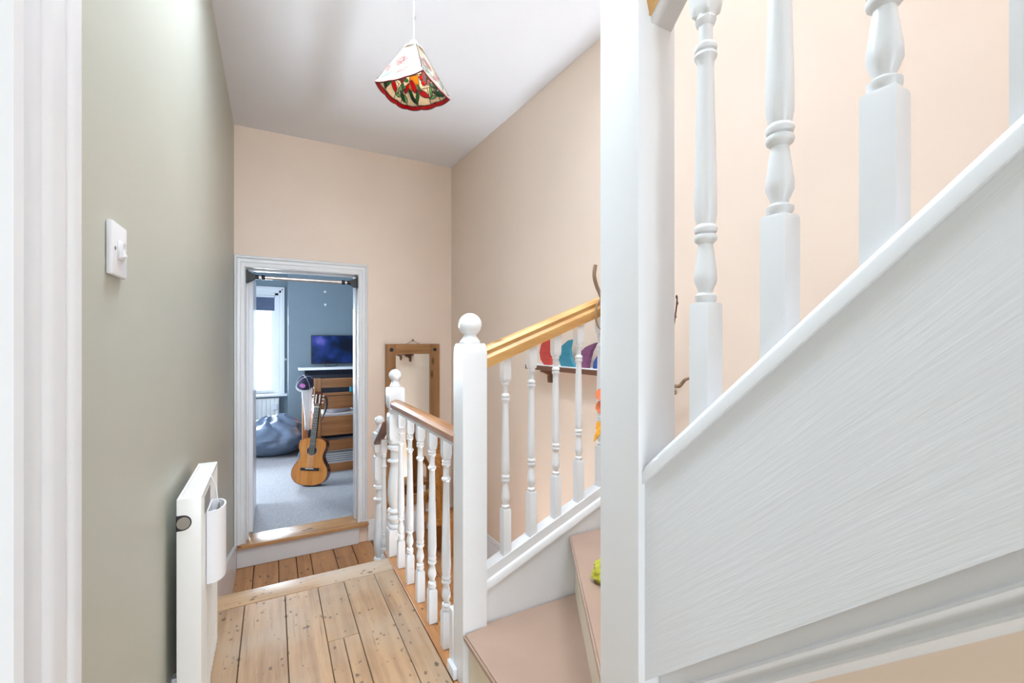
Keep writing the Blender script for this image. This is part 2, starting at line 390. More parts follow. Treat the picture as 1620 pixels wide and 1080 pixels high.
w.box(WX0, WX1, 7.8, 7.95, BF-0.1, WZ0); w.box(WX0, WX1, 7.8, 7.95, WZ1, 2.6)
struct(w.build('wall_bedroom_far', M['blue']))
cb = struct(MB().box(0.20, 1.75, 7.4, 7.8, BF-0.1, 2.6).build('wall_chimney', M['blue']))

# left doorway beside the camera
d2 = empty('door_2', (-0.254, 0.6, 0), kind='structure')
def rel(o, p):    # parent, keeping the world position of mesh data given in world space
    o.parent = p; o.location = Vector(o.location)-Vector(p.location); return o
def casing(pw, steps):
    """moulded casing profile: (across, proud) pairs, across 0 = opening side"""
    return [(0, 0)]+[(a*pw, t) for a, t in steps]+[(pw, 0)]
stepsA = [(0, .020), (.06, .024), (.10, .020), (.40, .020), (.43, .025), (.48, .027), (.68, .027), (.71, .022), (.74, .028), (.80, .031), (.93, .031), (.97, .026), (1.0, .014)]
prof = casing(0.155, stepsA)
o = MB().prism([(-0.2535+t, 0.640+a) for a, t in prof], 2, 0, 2.2).build('architrave', M['gloss']); rel(o, d2)
o = MB().box(-0.385, -0.2535, 0.642, 0.662, 0, 2.2).build('jamb', M['cream']); rel(o, d2)
o = MB().box(-0.31, -0.27, 0.625, 0.642, 0, 2.2, 0.002).build('door_stop', M['cream']); rel(o, d2)
o = MB().box(-0.385, -0.2535, -0.25, 0.642, 2.2, 2.22).build('jamb', M['cream']); rel(o, d2)
struct(MB().box(-0.374, -0.254, -1.6, -0.27, 0, CZ).box(-0.374, -0.254, -0.27, 0.662, 2.22, CZ).build('wall_behind', M['sage']))

# bedroom doorway
d1 = empty('door_1', (0.22, YW, BF), kind='structure')
stepsB = [(0, .016), (.07, .020), (.12, .016), (.42, .016), (.45, .022), (.50, .024), (.70, .024), (.74, .018), (.78, .026), (.85, .030), (.94, .030), (1.0, .020)]
OX0, OX1, OZ = -0.178, 0.62, 1.802
pb = casing(0.076, stepsB)
hk = 0.088/0.076
rel(MB().loft([[(OX0-a, YW-t, BF) for a, t in pb], [(OX0-a, YW-t, OZ+a*hk) for a, t in pb], [(OX1+a, YW-t, OZ+a*hk) for a, t in pb], [(OX1+a, YW-t, BF) for a, t in pb]], smooth=False).build('architrave', M['gloss']), d1)
rel(MB().box(OX0-0.01, OX0, YW-0.001, YW+0.16, BF, OZ+0.01).build('jamb', M['gloss']), d1)
rel(MB().box(OX1, OX1+0.01, YW-0.001, YW+0.16, BF, OZ+0.01).build('jamb', M['gloss']), d1)
rel(MB().box(OX0, OX1, YW-0.001, YW+0.16, OZ, OZ+0.01).build('jamb', M['gloss']), d1)
rel(MB().box(OX1-0.014, OX1, YW+0.06, YW+0.155, BF, OZ, 0.002).build('door_stop', M['gloss']), d1)
rel(MB().box(OX0, OX0+0.014, YW+0.05, YW+0.10, BF, OZ, 0.002).build('door_stop', M['gloss']), d1)
rel(MB().box(OX0, OX1, YW+0.06, YW+0.10, OZ-0.014, OZ, 0.002).build('door_stop', M['gloss']), d1)
rel(MB().box(-0.235, 0.70, YW-0.055, YW+0.165, BF-0.028, BF+0.001, 0.006, seg=2).build('threshold', M['thresh']), d1)
rel(MB().box(-0.235, 0.625, YW-0.032, YW-0.001, LF+0.001, BF-0.028, 0.002).build('riser', M['gloss']), d1)
leaf = rel(MB().box(-0.172, -0.137, YW+0.17, YW+0.87, BF+0.008, OZ-0.01, 0.002).build('door_leaf', M['gloss']), d1)
for hz in (0.0, 1.52):
    h = MB().box(-0.177, -0.170, YW+0.140, YW+0.176, hz, hz+0.09, 0.001).build('hinge', M['grey']); h.parent = d1; h.location = -Vector(d1.location)

# skirtings
def skirt_prof(h, t=0.018): return [(0, 0), (t, 0), (t, h*0.72), (t*0.8, h*0.75), (t*0.8, h*0.80), (t*0.55, h*0.9), (t*0.3, h), (0, h)]
struct(MB().prism([(-0.254+a, z) for a, z in skirt_prof(0.14)], 1, 0.80, 2.45).build('baseboard_left', M['gloss']))
struct(MB().prism([(3.838, LF), (3.838, BF-0.005), (2.95, -0.015), (2.45, 0.14), (2.45, 0.0), (2.56, -0.01), (2.56, LF)], 0, -0.254, -0.236).build('baseboard_left', M['gloss']))
struct(MB().prism([(YW-a, LF+z) for a, z in skirt_prof(0.17)], 0, 0.70, xr(YW)).build('baseboard_far', M['gloss']))
o = MB()
pr = skirt_prof(0.17)
o.loft([[(xr(y)-a, y, LF+z) for a, z in pr] for y in (1.6, YW)], smooth=False)
struct(o.build('baseboard_right', M['gloss']))
struct(MB().prism([(7.4-a, BF+z) for a, z in skirt_prof(0.15)], 0, 0.20, 1.75).build('baseboard_bedroom', M['gloss']))

# window in the bedroom
w1 = empty('window_1', ((WX0+WX1)/2, 7.8, WZ0), kind='structure')
def wpart(name, mb, mat): return rel(mb.build(name, mat), w1)
cs = casing(0.085, stepsB)
wpart('window_frame', MB().prism([(WX1+a, 7.8-t) for a, t in cs], 2, WZ0, WZ1+0.09), M['gloss'])
wpart('window_frame', MB().prism([(WX0-a, 7.8-t) for a, t in cs], 2, WZ0, WZ1+0.09), M['gloss'])
wpart('window_frame', MB().prism([(7.8-t, WZ1+a) for a, t in casing(0.10, stepsB)], 0, WX0-0.085, WX1+0.085), M['gloss'])
wpart('window_lining', MB().box(WX1-0.05, WX1, 7.8, 7.95, WZ0, WZ1).box(WX0, WX0+0.05, 7.8, 7.95, WZ0, WZ1).box(WX0, WX1, 7.8, 7.95, WZ1-0.03, WZ1), M['gloss'])
wpart('window_sill', MB().box(WX0-0.10, WX1+0.12, 7.68, 7.93, WZ0-0.035, WZ0, 0.006, seg=2), M['gloss'])
zm = 1.22
for (za, zb, yy) in ((WZ0, WZ1-0.03, 7.87),):
    wpart('sash', MB().box(WX0+0.05, WX0+0.10, yy, yy+0.035, za, zb).box(WX1-0.10, WX1-0.05, yy, yy+0.035, za, zb).box(WX0+0.1, WX1-0.1, yy, yy+0.035, za, za+0.06).box(WX0+0.1, WX1-0.1, yy, yy+0.035, zb-0.045, zb), M['gloss'])
    wpart('pane', MB().box(WX0+0.1, WX1-0.1, yy+0.015, yy+0.019, za+0.06, zb-0.045), M['glass'])
tag(MB().box(WX0+0.055, WX1-0.055, 7.835, 7.845, 1.745, 1.935).build('roller_blind', M['blind']), 'slate blue roller blind drawn partly down the bright window', 'blind')
bl = bpy.data.objects['roller_blind']
box('bottom_bar', M['blind'], bl, WX0+0.055, WX1-0.055, 7.832, 7.848, 1.730, 1.745, 0.002)
box('cassette', M['plastic'], bl, WX0+0.055, WX1-0.055, 7.815, 7.86, 1.935, 1.968, 0.004)

# ---------------------------------------------------------------- staircase
SL = 0.937
sc_ = empty('staircase', (1.05, 1.1, 0), 'painted winder staircase with peach treads and grainy white string, rising right', 'staircase')
def sp(name, mb, mat, auto=0.62): return rel(mb.build(name, mat, auto=auto), sc_)
yS = 1.498
PX0, PX1, PY0, PY1 = 0.600, 0.697, 0.612, 0.722       # tall post
k2 = (1.083, 0.712, 1.5, 0.865)
def line2(y, off=0): return 0.712+(y-0.865)*0.5843+off
tread_polys = [
    [(0.600, 1.474), (0.600, PY1), (PX1, PY1), (line2(PY1)+0.05, PY1), (line2(yS, 0.05), yS), (0.697, yS), (0.697, 1.474)],
    [(line2(yS), yS), (line2(PY1+0.003), PY1+0.003), (0.80, PY1+0.003), (xr(1.5), 1.42), (xr(1.5), yS)],
    [(xr(1.5), 1.44), (0.697, PY1-0.01), (0.697, PY0+0.04), (xr(0.9), 0.90)],
    [(xr(0.9), 0.92), (0.697, PY0+0.05), (0.697, 0.46), (xr(0.5), 0.46)]]
tz = [0.20, 0.445, 0.66, 0.86]
prev = 0.0
for k, (poly, z) in enumerate(zip(tread_polys, tz)):
    bm_ = MB().prism(poly, 2, z-0.026, z)
    bmesh.ops.bevel(bm_.bm, geom=[e for e in bm_.bm.edges if abs(e.verts[0].co.z-e.verts[1].co.z) < 1e-4], offset=0.006, segments=2, affect='EDGES')
    sp('tread', bm_, M['tread'])
# risers
sp('riser', MB().prism([(0.622, 1.474), (0.622, PY1), (0.640, PY1), (0.640, 1.474)], 2, 0.001, 0.174), M['riser'])
sp('riser', MB().prism([(line2(yS, 0.028), yS), (line2(PY1, 0.028), PY1), (line2(PY1, 0.045), PY1), (line2(yS, 0.045), yS)], 2, 0.20, 0.419), M['riser'])
sp('riser', MB().prism([(xr(1.5), 1.40), (0.72, 0.715), (0.74, 0.70), (xr(1.5), 1.375)], 2, 0.445, 0.634), M['riser'])
sp('riser', MB().prism([(xr(0.9), 0.88), (0.70, 0.64), (0.70, 0.62), (xr(0.9), 0.86)], 2, 0.66, 0.834), M['riser'])
y, z = 0.46, 0.86
for k in range(7):
    zz = z+0.2015
    sp('riser', MB().box(0.652, xr(y), y-0.002, y+0.016, z-0.02, zz-0.026), M['riser'])
    y2 = y-0.215
    sp('tread', MB().box(0.652, xr(y), y2-0.02, y+0.03, zz-0.026, zz, 0.006, seg=2), M['tread'])
    y, z = y2, zz
def cz(yv): return 0.982+SL*(PY0-yv)       # underside of the string capping
ya, ybk = PY0, -1.10
sp('string', MB().prism([(ya, cz(ya)), (ya, cz(ya)-0.372), (ybk, cz(ybk)-0.372), (ybk, cz(ybk))], 0, 0.616, 0.652), M['grain'])
# moulding under the string, and the wall strings
ml = [(0.05, 0.004), (0.010, 0.004), (0.010, -0.036), (0.005, -0.038), (0.003, -0.043), (0.006, -0.048), (0.012, -0.054), (0.015, -0.062), (0.013, -0.066), (0.008, -0.069), (0.007, -0.074), (0.011, -0.079), (0.017, -0.083), (0.020, -0.090), (0.05, -0.090)]
o = MB(); o.loft([[(0.644+a, yy, cz(yy)-0.370+b) for a, b in ml] for yy in (ya, ybk)], smooth=False)
sp('moulding', o, M['gloss'])
struct(MB().prism([(ya+0.05, 0.0), (ya+0.05, cz(ya+0.05)-0.40), (ybk, cz(ybk)-0.40), (ybk, 0.0)], 0, 0.668, 0.72).build('wall_spandrel', M['peach']))
SP = 0.408
def oz(xv): return 0.329+SP*(xv-0.719)     # lower edge of the outer string capping
o = MB().prism([(0.695, LF), (0.695, oz(0.695)+0.012), (xr(1.53), oz(xr(1.53))+0.012), (xr(1.53), LF)], 1, yS, yS+0.045)
sp('outer_string', o, M['gloss'])

# tall white post
tp = empty('stair_post', ((PX0+PX1)/2, (PY0+PY1)/2, 0), 'tall square white post rising to the ceiling where the stairs turn', 'post')
rel(MB().box(PX0, PX1, PY0, PY1, 0.0, 3.35, 0.003, seg=2).build('shaft', M['gloss']), tp)

# ---------------------------------------------------------------- balusters
def sqring(h, z, n=24, rnd=0.0):
    out = []
    for i in range(n):
        a = 2*PI*i/n+PI/4; c, s_ = math.cos(a), math.sin(a); m_ = max(abs(c), abs(s_))
        out.append((h*c/m_, h*s_/m_, z))
    return out
def circ(r, z, n=24): return [(r*math.cos(2*PI*i/n+PI/4), r*math.sin(2*PI*i/n+PI/4), z) for i in range(n)]
def turned(seq):
    """seq of ('s', half, z) square sections and ('c', r, z) round ones"""
    mb = MB(); rings = [sqring(r, z) if k == 's' else circ(r, z) for k, r, z in seq]
    return mb.loft(rings)
def stair_baluster(z0, zb, ztop_start, ztop, h=0.0175, bot=None):
    q = []
    k = ztop_start-zb
    q += [('s', h, z0), ('s', h, zb-0.005), ('s', h*0.93, zb), ('c', h*0.80, zb+0.001), ('c', h*0.95, zb+0.006), ('c', h*0.95, zb+0.013), ('c', h*0.62, zb+0.018)]
    v = zb+0.018
    q += [('c', h*0.66, v+0.004), ('c', h*1.0, v+0.020), ('c', h*0.99, v+0.032), ('c', h*0.76, v+0.066), ('c', h*0.62, v+0.083)]
    v += 0.085
    for r, dz in ((.95, .003), (1.03, .008), (.95, .013), (.74, .0155), (.95, .018), (1.03, .023), (.95, .028), (.80, .031)): q.append(('c', h*r, v+dz))
    v += 0.033
    e = ztop_start-0.078
    q += [('c', h*0.98, v+0.014), ('c', h*0.99, v+0.05), ('c', h*0.72, e-0.02), ('c', h*0.72, e-0.006), ('c', h*0.90, e)]
    for r, dz in ((1.0, .004), (.94, .009), (.72, .0115), (.94, .014), (1.0, .019), (.9, .024), (.62, .028)): q.append(('c', h*r, e+dz))
    q += [('c', h*0.62, e+0.055), ('c', h*0.82, e+0.060), ('c', h*0.92, e+0.066), ('c', h*0.82, e+0.071), ('s', h*0.86, e+0.075), ('s', h, e+0.090), ('s', h, ztop)]
    return turned(q)
# upper flight balustrade
b3 = empty('balustrade', (0.65, 0.3, 0.9), 'near balustrade of large white turned balusters on the rising string', 'balustrade')
bs = None
def hr_prof(w_, h_): return [(-w_*.5, h_*.30), (-w_*.42, h_*.08), (-w_*.42, 0), (w_*.42, 0), (w_*.42, h_*.08), (w_*.5, h_*.30), (w_*.5, h_*.45), (w_*.36, h_*.60), (w_*.46, h_*.80), (w_*.30, h_*.97), (0, h_*1.02), (-w_*.30, h_*.97), (-w_*.46, h_*.80), (-w_*.36, h_*.60), (-w_*.5, h_*.45)]
def rz_(yv): return 1.868+SL*(PY0-yv)
rel(MB().sweep(hr_prof(0.072, 0.085), (0.657, PY0, rz_(PY0)), (0.657, -1.0, rz_(-1.0)), 1).build('handrail', M['pine_y']), b3)
rel(MB().sweep([(-0.027, -0.012), (0.027, -0.012), (0.027, 0.001), (-0.027, 0.001)], (0.659, PY0, rz_(PY0)), (0.659, -1.0, rz_(-1.0)), 1).build('fillet', M['gloss']), b3)
cap = [(-0.041, 0), (-0.041, 0.020), (-0.036, 0.030), (-0.028, 0.036), (0.030, 0.036), (0.034, 0.030), (0.034, 0)]
rel(MB().sweep(cap, (0.650, PY0, cz(PY0)), (0.650, -1.0, cz(-1.0)), 1).build('base_rail', M['gloss']), b3)
for k in range(7):
    yy = 0.507-0.1258*k
    zc = cz(yy)+0.030
    o = stair_baluster(-0.022, 0.205, 0.700, rz_(yy)-zc+0.01, 0.0185).build('baluster', M['gloss'])
    o.location = (0.652, yy, zc); rel(o, b3)
# pine-railed balustrade on the outer side of the winders
b2 = empty('balustrade', (1.1, 1.525, 0.4), 'white turned balustrade under a honey pine handrail climbing from the plain newel', 'balustrade')
RS = 0.385
def pz(xv): return 1.155+RS*(xv-0.719)
o = MB().sweep(hr_prof(0.060, 0.082), (0.692, 1.525, pz(0.692)), (xr(1.52)-0.004, 1.525, pz(xr(1.52)-0.004)), 0, smooth=False)
rel(o.build('handrail', M['pine_x']), b2)
cap2 = [(-0.036, 0), (-0.036, 0.014), (-0.030, 0.026), (-0.022, 0.030), (-0.022, 0.068), (0.030, 0.068), (0.034, 0.06), (0.034, 0)]
rel(MB().sweep(cap2, (0.692, 1.525, oz(0.692)), (xr(1.52)-0.004, 1.525, oz(xr(1.52)-0.004)), 0).build('base_rail', M['gloss']), b2)
for k in range(6):
    xx = 0.797+0.1178*k
    zc = oz(xx)+0.066
    o = stair_baluster(-0.012, 0.172, 0.672, pz(xx)-zc+0.008, 0.0165).build('baluster', M['gloss'])
    o.location = (xx, 1.525, zc); rel(o, b2)

# landing balustrade
b1 = empty('balustrade', (0.63, 2.1, 0), 'landing balustrade of slim white balusters under a level brown handrail', 'balustrade')
rp = [(-0.034, .012), (-0.030, 0.0), (0.030, 0.0), (0.034, .012), (0.034, .026), (0.024, .040), (0, .046), (-0.024, .040), (-0.034, .026)]
RZ = 0.866
rel(MB().sweep(rp, (0.630, 2.586, RZ), (0.630, 1.572, RZ), 1).build('handrail', M['rail_y']), b1)
rel(MB().box(0.606, 0.654, 1.572, 2.586, RZ-0.016, RZ).build('fillet', M['gloss']), b1)
def hall_baluster(h=0.0185, H=RZ-0.012):
    q = [('s', h, 0), ('s', h, .140), ('s', h*.82, .148), ('c', h*.72, .149)]
    for r, z in ((.95, .154), (1.0, .160), (.85, .166), (1.0, .172), (.9, .178), (.60, .182), (.62, .188), (.95, .205), (1.0, .215), (.85, .232), (.62, .252), (.62, .256),
                 (.95, .260), (1.06, .267), (.95, .273), (.80, .275), (.98, .279), (1.04, .285), (.9, .291), (.92, .296), (1.05, .33), (.98, .42), (.78, .56), (.66, .672),
                 (.72, .677), (1.02, .684), (1.02, .690), (.72, .697), (.66, .702), (.66, .738), (.9, .742), (.98, .748), (.85, .753), (.98, .758), (.9, .764), (.72, .768)):
        q.append(('c', h*r, z))
    q += [('s', h*.8, .770), ('s', h, .790), ('s', h, H)]
    return turned(q)
p0 = hall_baluster().build('baluster', M['gloss'], b1)
for k in range(5):
    o = p0 if k == 0 else p0.copy()
    if k: COL.objects.link(o)
    o.parent = b1; o.location = Vector((0.625, 2.449-0.1818*k, 0.0))-Vector(b1.location)

# newel posts
n1 = empty('newel_post', (0.6475, 1.525, 0), 'plain square white newel with ball finial at the foot of the stairs', 'newel post')
def npart(root, name, mb, mat, auto=0.62): return rel(mb.build(name, mat, auto=auto), root)
h = 0.0475
mb = MB(); mb.loft([[(0.6475+sx*h, 1.525+sy*h, z) for sx, sy in ((-1,-1),(1,-1),(1,1),(-1,1))] for z in (0.0, 1.20)], smooth=False)
npart(n1, 'shaft', MB().loft([sqring(h, 0), sqring(h, 1.205), sqring(h*.985, 1.222), sqring(h*.90, 1.240), sqring(h*.82, 1.243)], smooth=False), M['gloss']).location = (0, 0, 0)
mb.bm.free()
prof = [(0.034, 1.242), (0.038, 1.246), (0.038, 1.250), (0.032, 1.258), (0.026, 1.268), (0.0235, 1.274)]
prof += [(0.0435*math.cos(a), 1.3125+0.0435*math.sin(a)) for a in [math.radians(d) for d in range(-56, 91, 12)]]+[(0.001, 1.356)]
npart(n1, 'ball_finial', MB().lathe(prof, 0, 0, 28), M['gloss']).location = (0, 0, 0)
npart(n1, 'base_board', MB().box(0.597, 0.655, 1.573, 1.612, 0.0, 0.232, 0.003), M['gloss'])
npart(n1, 'corner_block', MB().box(0.583, 0.600, 1.53, 1.60, 0.0, 0.040, 0.005, seg=2), M['gloss'])

def old_newel(name, loc, label, s=1.0, top=1.087, base=0.0):
    r = empty(name, loc, label, 'newel post')
    h = 0.045*s
    H = top-base
    def Z(z): return z-loc[2]
    t = top
    q = [('s', h, base), ('s', h, base+.125), ('s', h*.93, base+.145), ('c', h*.72, base+.148)]
    b_ = base
    for rr, z in ((.86, .153), (.92, .166), (.86, .172), (.62, .176), (.72, .186), (.98, .205), (1.0, .215), (.9, .228), (.66, .236), (.90, .243), (1.0, .252), (.9, .262), (.68, .268), (.72, .275),
                  (.92, .31), (.98, .36), (.90, .43)):
        q.append(('c', h*rr, b_+z))
    q += [('c', h*.62, t-.565), ('c', h*.62, t-.548), ('c', h*.98, t-.545), ('c', h*1.02, t-.538), ('c', h*.62, t-.530), ('c', h*.60, t-.490),
          ('c', h*.62, t-.478), ('c', h*.96, t-.470), ('c', h*.98, t-.455), ('c', h*.80, t-.448), ('c', h*.80, t-.438), ('c', h*.94, t-.434), ('c', h*.94, t-.420), ('s', h*.86, t-.405), ('s', h*.94, t-.385), ('s', h*.94, t-.285), ('s', h*.86, t-.262),
          ('c', h*.80, t-.258), ('c', h*.84, t-.246), ('c', h*.80, t-.238), ('s', h*.84, t-.232), ('s', h, t-.205), ('s', h, t-.125), ('s', h*.94, t-.110), ('s', h*.80, t-.106)]
    mb = MB().loft([[(x_, y_, Z(z_)) for x_, y_, z_ in (sqring(rr, z) if k == 's' else circ(rr, z))] for k, rr, z in q])
    mb.build('shaft', M['gloss'], r)
    rb = 0.036*s
    pf = [(h*.62, t-.107), (h*.70, t-.102), (h*.62, t-.094), (h*.5, t-.082), (rb*.55, t-.072)]
    pf += [(rb*math.cos(a), t-rb+rb*math.sin(a)) for a in [math.radians(d) for d in range(-52, 91, 12)]]+[(0.001, t)]
    MB().lathe([(r_, Z(z_)) for r_, z_ in pf], 0, 0, 24).build('ball_finial', M['gloss'], r)
    return r
n2 = old_newel('newel_post', (0.637, 2.632, 0.0), 'turned white newel with ball at the far end of the landing handrail', 1.0, 1.087, 0.0)
n3 = old_newel('newel_post', (0.612, 2.95, LF), 'shorter turned white newel at the bottom of the little steps beside the doorway', 0.84, 0.765, LF)
bx = empty('balustrade', (0.6, 2.79, -0.2), 'short sloping dark brown stair rail with white baluster between two turned newels', 'balustrade')
rel(MB().sweep([(-.022, 0), (.022, 0), (.027, .012), (.022, .034), (0, .042), (-.022, .034), (-.027, .012)], (0.592, 2.672, 0.735), (0.592, 2.895, 0.590), 1).build('handrail', M['rail_dark']), bx)
o = p0.copy(); COL.objects.link(o); o.parent = bx; o.scale = (0.9, 0.9, 1.0); o.location = Vector((0.605, 2.785, -0.21))-Vector(bx.location)

# ---------------------------------------------------------------- pendant lamp
LC = (0.502, 1.823, 0.0)
Z0, Z1 = 2.297, 2.468
F = Vector((math.sin(TH), math.cos(TH), 0)); R = Vector((math.cos(TH), -math.sin(TH), 0))
ctr = R*(-0.41)+F*1.845; ctr.z = 0
e1 = (R*(-0.2)+F*0.074).normalized(); e2 = (R*0.074+F*0.2).normalized()
pl = empty('pendant_lamp', (ctr.x, ctr.y, Z0), 'square stained glass pendant lamp with red tulips and scalloped rim, on a white cord', 'lamp')
S0, S1 = 0.111, 0.030
hgt = Z1-Z0
slant = math.hypot(hgt, S0-S1)
came = MB()
def panel_frame(k):
    n = [e1, e2, -e1, -e2][k]; t = [e2, -e1, -e2, e1][k]
    up = (Vector((0, 0, hgt))-n*(S0-S1)).normalized()
    nn = t.cross(up).normalized()
    if nn.dot(n) < 0: nn = -nn
    org = n*S0
    return org, t, up, nn
def hw(y): return S0-(S0-S1)*y/slant
def pane(k, poly, colour, name, th=0.0015, lead=0.0019):
    org, t, up, nn = panel_frame(k)
    P = lambda p, d: org+t*p[0]+up*p[1]+nn*d
    mb = MB(); n = len(poly)
    A = [mb.bm.verts.new(P(p, -th)) for p in poly]; B = [mb.bm.verts.new(P(p, th)) for p in poly]
    mb.bm.faces.new(A).material_index = 0; mb.bm.faces.new(B).material_index = 1
    for i in range(n): mb.bm.faces.new((A[i], A[(i+1) % n], B[(i+1) % n], B[i])).material_index = 0
    mb.build(name, list(GL[colour]), pl)
    came.tube([P(p, -th) for p in poly], lead, 4, True)
def ell(cx, cy, a, b_, rot=0, n=12, pinch=0.0):
    out = []; a *= 1.22; b_ *= 1.22
    for i in range(n):
        q = 2*PI*i/n; x_, y_ = a*math.cos(q), b_*math.sin(q)*(1-pinch*abs(math.cos(q)))
        out.append((cx+x_*math.cos(rot)-y_*math.sin(rot), cy+x_*math.sin(rot)+y_*math.cos(rot)))
    return out
def sag(x_): return -0.017*(1-(x_/S0)**2)-0.004*abs(math.sin(3.5*PI*(x_+S0)/(2*S0)*0.857))
for k in range(4):
    f = 1
    nb_ = 3
    for j in range(nb_):                   # scalloped rim
        xa, xb = -S0+2*S0*j/nb_, -S0+2*S0*(j+1)/nb_
        low = [(xa+(xb-xa)*i/6, sag(xa+(xb-xa)*i/6)) for i in range(7)]
        top_ = [(max(-hw(.016), min(hw(.016), x_)), y_+0.017) for x_, y_ in low[::-1]]
        pane(k, low+top_, 'rim', 'rim_pane', 0.0019)
    ys = [0.010, 0.062, 0.118, slant]
    cols = [[-1, -0.45, 0.15, 0.6, 1], [-1, -0.3, 0.35, 1], [-1, 0.1, 1]]
    for r_ in range(3):
        for a, b_ in zip(cols[r_], cols[r_][1:]):
            y0, y1 = ys[r_], ys[r_+1]
            lo = lambda u_: (u_*f*hw(y0), y0 if r_ else sag(u_*hw(y0))+0.017)
            pts = [lo(a), lo((a+b_)/2), lo(b_), (b_*f*hw(y1), y1), (a*f*hw(y1), y1)]
            pane(k, pts, 'amber' if (r_ == 1 and a == -1) or (r_ == 2 and a > 0) else 'cream', 'background_pane', 0.0012)
    # tulips, leaves and stems stand slightly proud of the ground
    for q in range(5):
        a0 = PI/2+q*2*PI/5
        pane(k, ell(f*(0.012+0.013*math.cos(a0)), 0.098+0.014*math.sin(a0), 0.0135, 0.0115, a0, 8), 'red', 'petal_pane', 0.0022)
    pane(k, ell(f*0.012, 0.098, 0.008, 0.008, 0, 8), 'red', 'petal_pane', 0.0028)
    pane(k, ell(f*-0.052, 0.078, 0.010, 0.022, f*0.25, 10), 'red', 'petal_pane', 0.0022)
    pane(k, ell(f*-0.010, 0.042, 0.026, 0.011, f*-0.6, 10, 0.5), 'red', 'petal_pane', 0.0022)
    pane(k, ell(f*0.068, 0.070, 0.009, 0.019, f*-0.1, 10), 'red', 'petal_pane', 0.0022)
    for (cx, cy, a, b_, ro, c) in ((0.038, 0.066, .022, .006, -0.75, 'green'), (0.028, 0.046, .005, .020, -0.15, 'lightgreen'), (0.060, 0.030, .024, .008, -0.5, 'darkgreen'),
                                   (0.050, 0.056, .005, .018, -0.3, 'lightgreen'), (0.083, 0.030, .018, .007, -0.5, 'lightgreen'), (-0.070, 0.050, .006, .026, 0.3, 'darkgreen'),
                                   (-0.042, 0.036, .006, .026, -0.4, 'green'), (-0.062, 0.026, .020, .006, -0.9, 'darkgreen'), (0.045, 0.094, .013, .006, 0.3, 'green'), (-0.026, 0.066, .005, .016, 0.35, 'green'),
                                   (0.032, 0.022, .016, .005, 0.1, 'lightgreen')):
        pane(k, ell(f*cx, cy, a, b_, f*ro, 8, 0.35), c, 'leaf_pane', 0.0020)
for k in range(4):                          # corner cames
    org, t, up, nn = panel_frame(k)
    came.tube([org+t*S0, org+t*S1+up*slant], 0.0022, 5)
    came.tube([org+up*slant+t*S1, org+up*slant-t*S1], 0.0022, 5)
came.build('lead_came', M['lead'], pl)
mb = MB(); mb.lathe([(0.001, hgt+0.012), (0.042, hgt-0.002), (0.042, hgt+0.002), (0.016, hgt+0.010), (0.016, hgt+0.030), (0.009, hgt+0.040), (0.004, hgt+0.044)][1:], 0, 0, 20)
mb.build('lamp_holder', M['plastic'], pl)
MB().tube([(0, 0, hgt+0.04), (0, 0, CZ-Z0-0.02)], 0.0028, 8).build('cord', M['plastic'], pl)
MB().lathe([(0.0045, 0), (0.0045, 0.012)], 0, 0, 8).build('cord_clip', M['grey'], pl).location = (0, 0, 0.30)
MB().lathe([(0.006, CZ-Z0-0.035), (0.03, CZ-Z0-0.02), (0.036, CZ-Z0-0.001)], 0, 0, 20).build('ceiling_rose', M['plastic'], pl)
bl_ = bpy.data.lights.new('pendant_bulb', 'POINT'); bl_.energy = 0.42; bl_.color = (1.0, 0.93, 0.82); bl_.shadow_soft_size = 0.035
bo = bpy.data.objects.new('pendant_bulb', bl_); COL.objects.link(bo); bo.location = (0, 0, hgt-0.10); bo.parent = pl
MB().lathe([(0.001, hgt-0.075), (0.016, hgt-0.07), (0.022, hgt-0.055), (0.018, hgt-0.035), (0.012, hgt-0.022), (0.012, hgt-0.004)], 0, 0, 16).build('bulb', M['plastic'], pl)

# ---------------------------------------------------------------- light switch
ls = empty('light_switch', (-0.254, 1.044, 1.4145), 'white square light switch with a rocker on the sage green wall', 'light switch')
MB().box(0, 0.010, -0.043, 0.043, -0.0475, 0.0475, 0.004, seg=2).build('plate', M['plastic'], ls)
MB().box(0.009, 0.013, -0.017, 0.017, -0.017, 0.017, 0.002).build('switch_surround', M['plastic'], ls)
MB().prism([(0.013, -0.013), (0.0165, -0.013), (0.0185, -0.010), (0.0145, 0.004), (0.0165, 0.013), (0.013, 0.013)], 1, -0.007, 0.007).build('rocker', M['plastic'], ls)
for sy in (-1, 1):
    MB().prism([(sy*0.030+0.0035*math.cos(a*PI/5), 0.0035*math.sin(a*PI/5)) for a in range(10)], 0, 0.009, 0.0112).build('screw', M['grey'], ls)

# ---------------------------------------------------------------- radiator with humidifier
RY0, RY1, RXB, RXF, RZ0, RZ1 = 1.485, 1.888, -0.229, -0.174, 0.19, 0.822
ra = empty('radiator', (-0.20, (RY0+RY1)/2, 0), 'short white panel radiator on the sage green landing wall', 'radiator')
def rp_(name, mb, mat): return rel(mb.build(name, mat), ra)
prof = []
n = 15
for i in range(n):
    y0 = RY0+0.012+(RY1-RY0-0.024)*i/n; s_ = (RY1-RY0-0.024)/n
    prof += [(RXF-0.008, y0), (RXF-0.008, y0+s_*.18), (RXF, y0+s_*.32), (RXF, y0+s_*.82)]
prof += [(RXF-0.008, RY1-0.012), (RXF-0.02, RY1-0.012), (RXF-0.02, RY0+0.012)]
rp_('front_panel', MB().prism(prof, 2, RZ0, RZ1-0.012), M['radiator'])
rp_('back_panel', MB().box(RXB, RXB+0.014, RY0+0.012, RY1-0.012, RZ0, RZ1-0.012), M['radiator'])
rp_('side_panel', MB().box(RXB-0.002, RXF, RY0, RY0+0.010, RZ0, RZ1, 0.004, seg=2), M['radiator'])
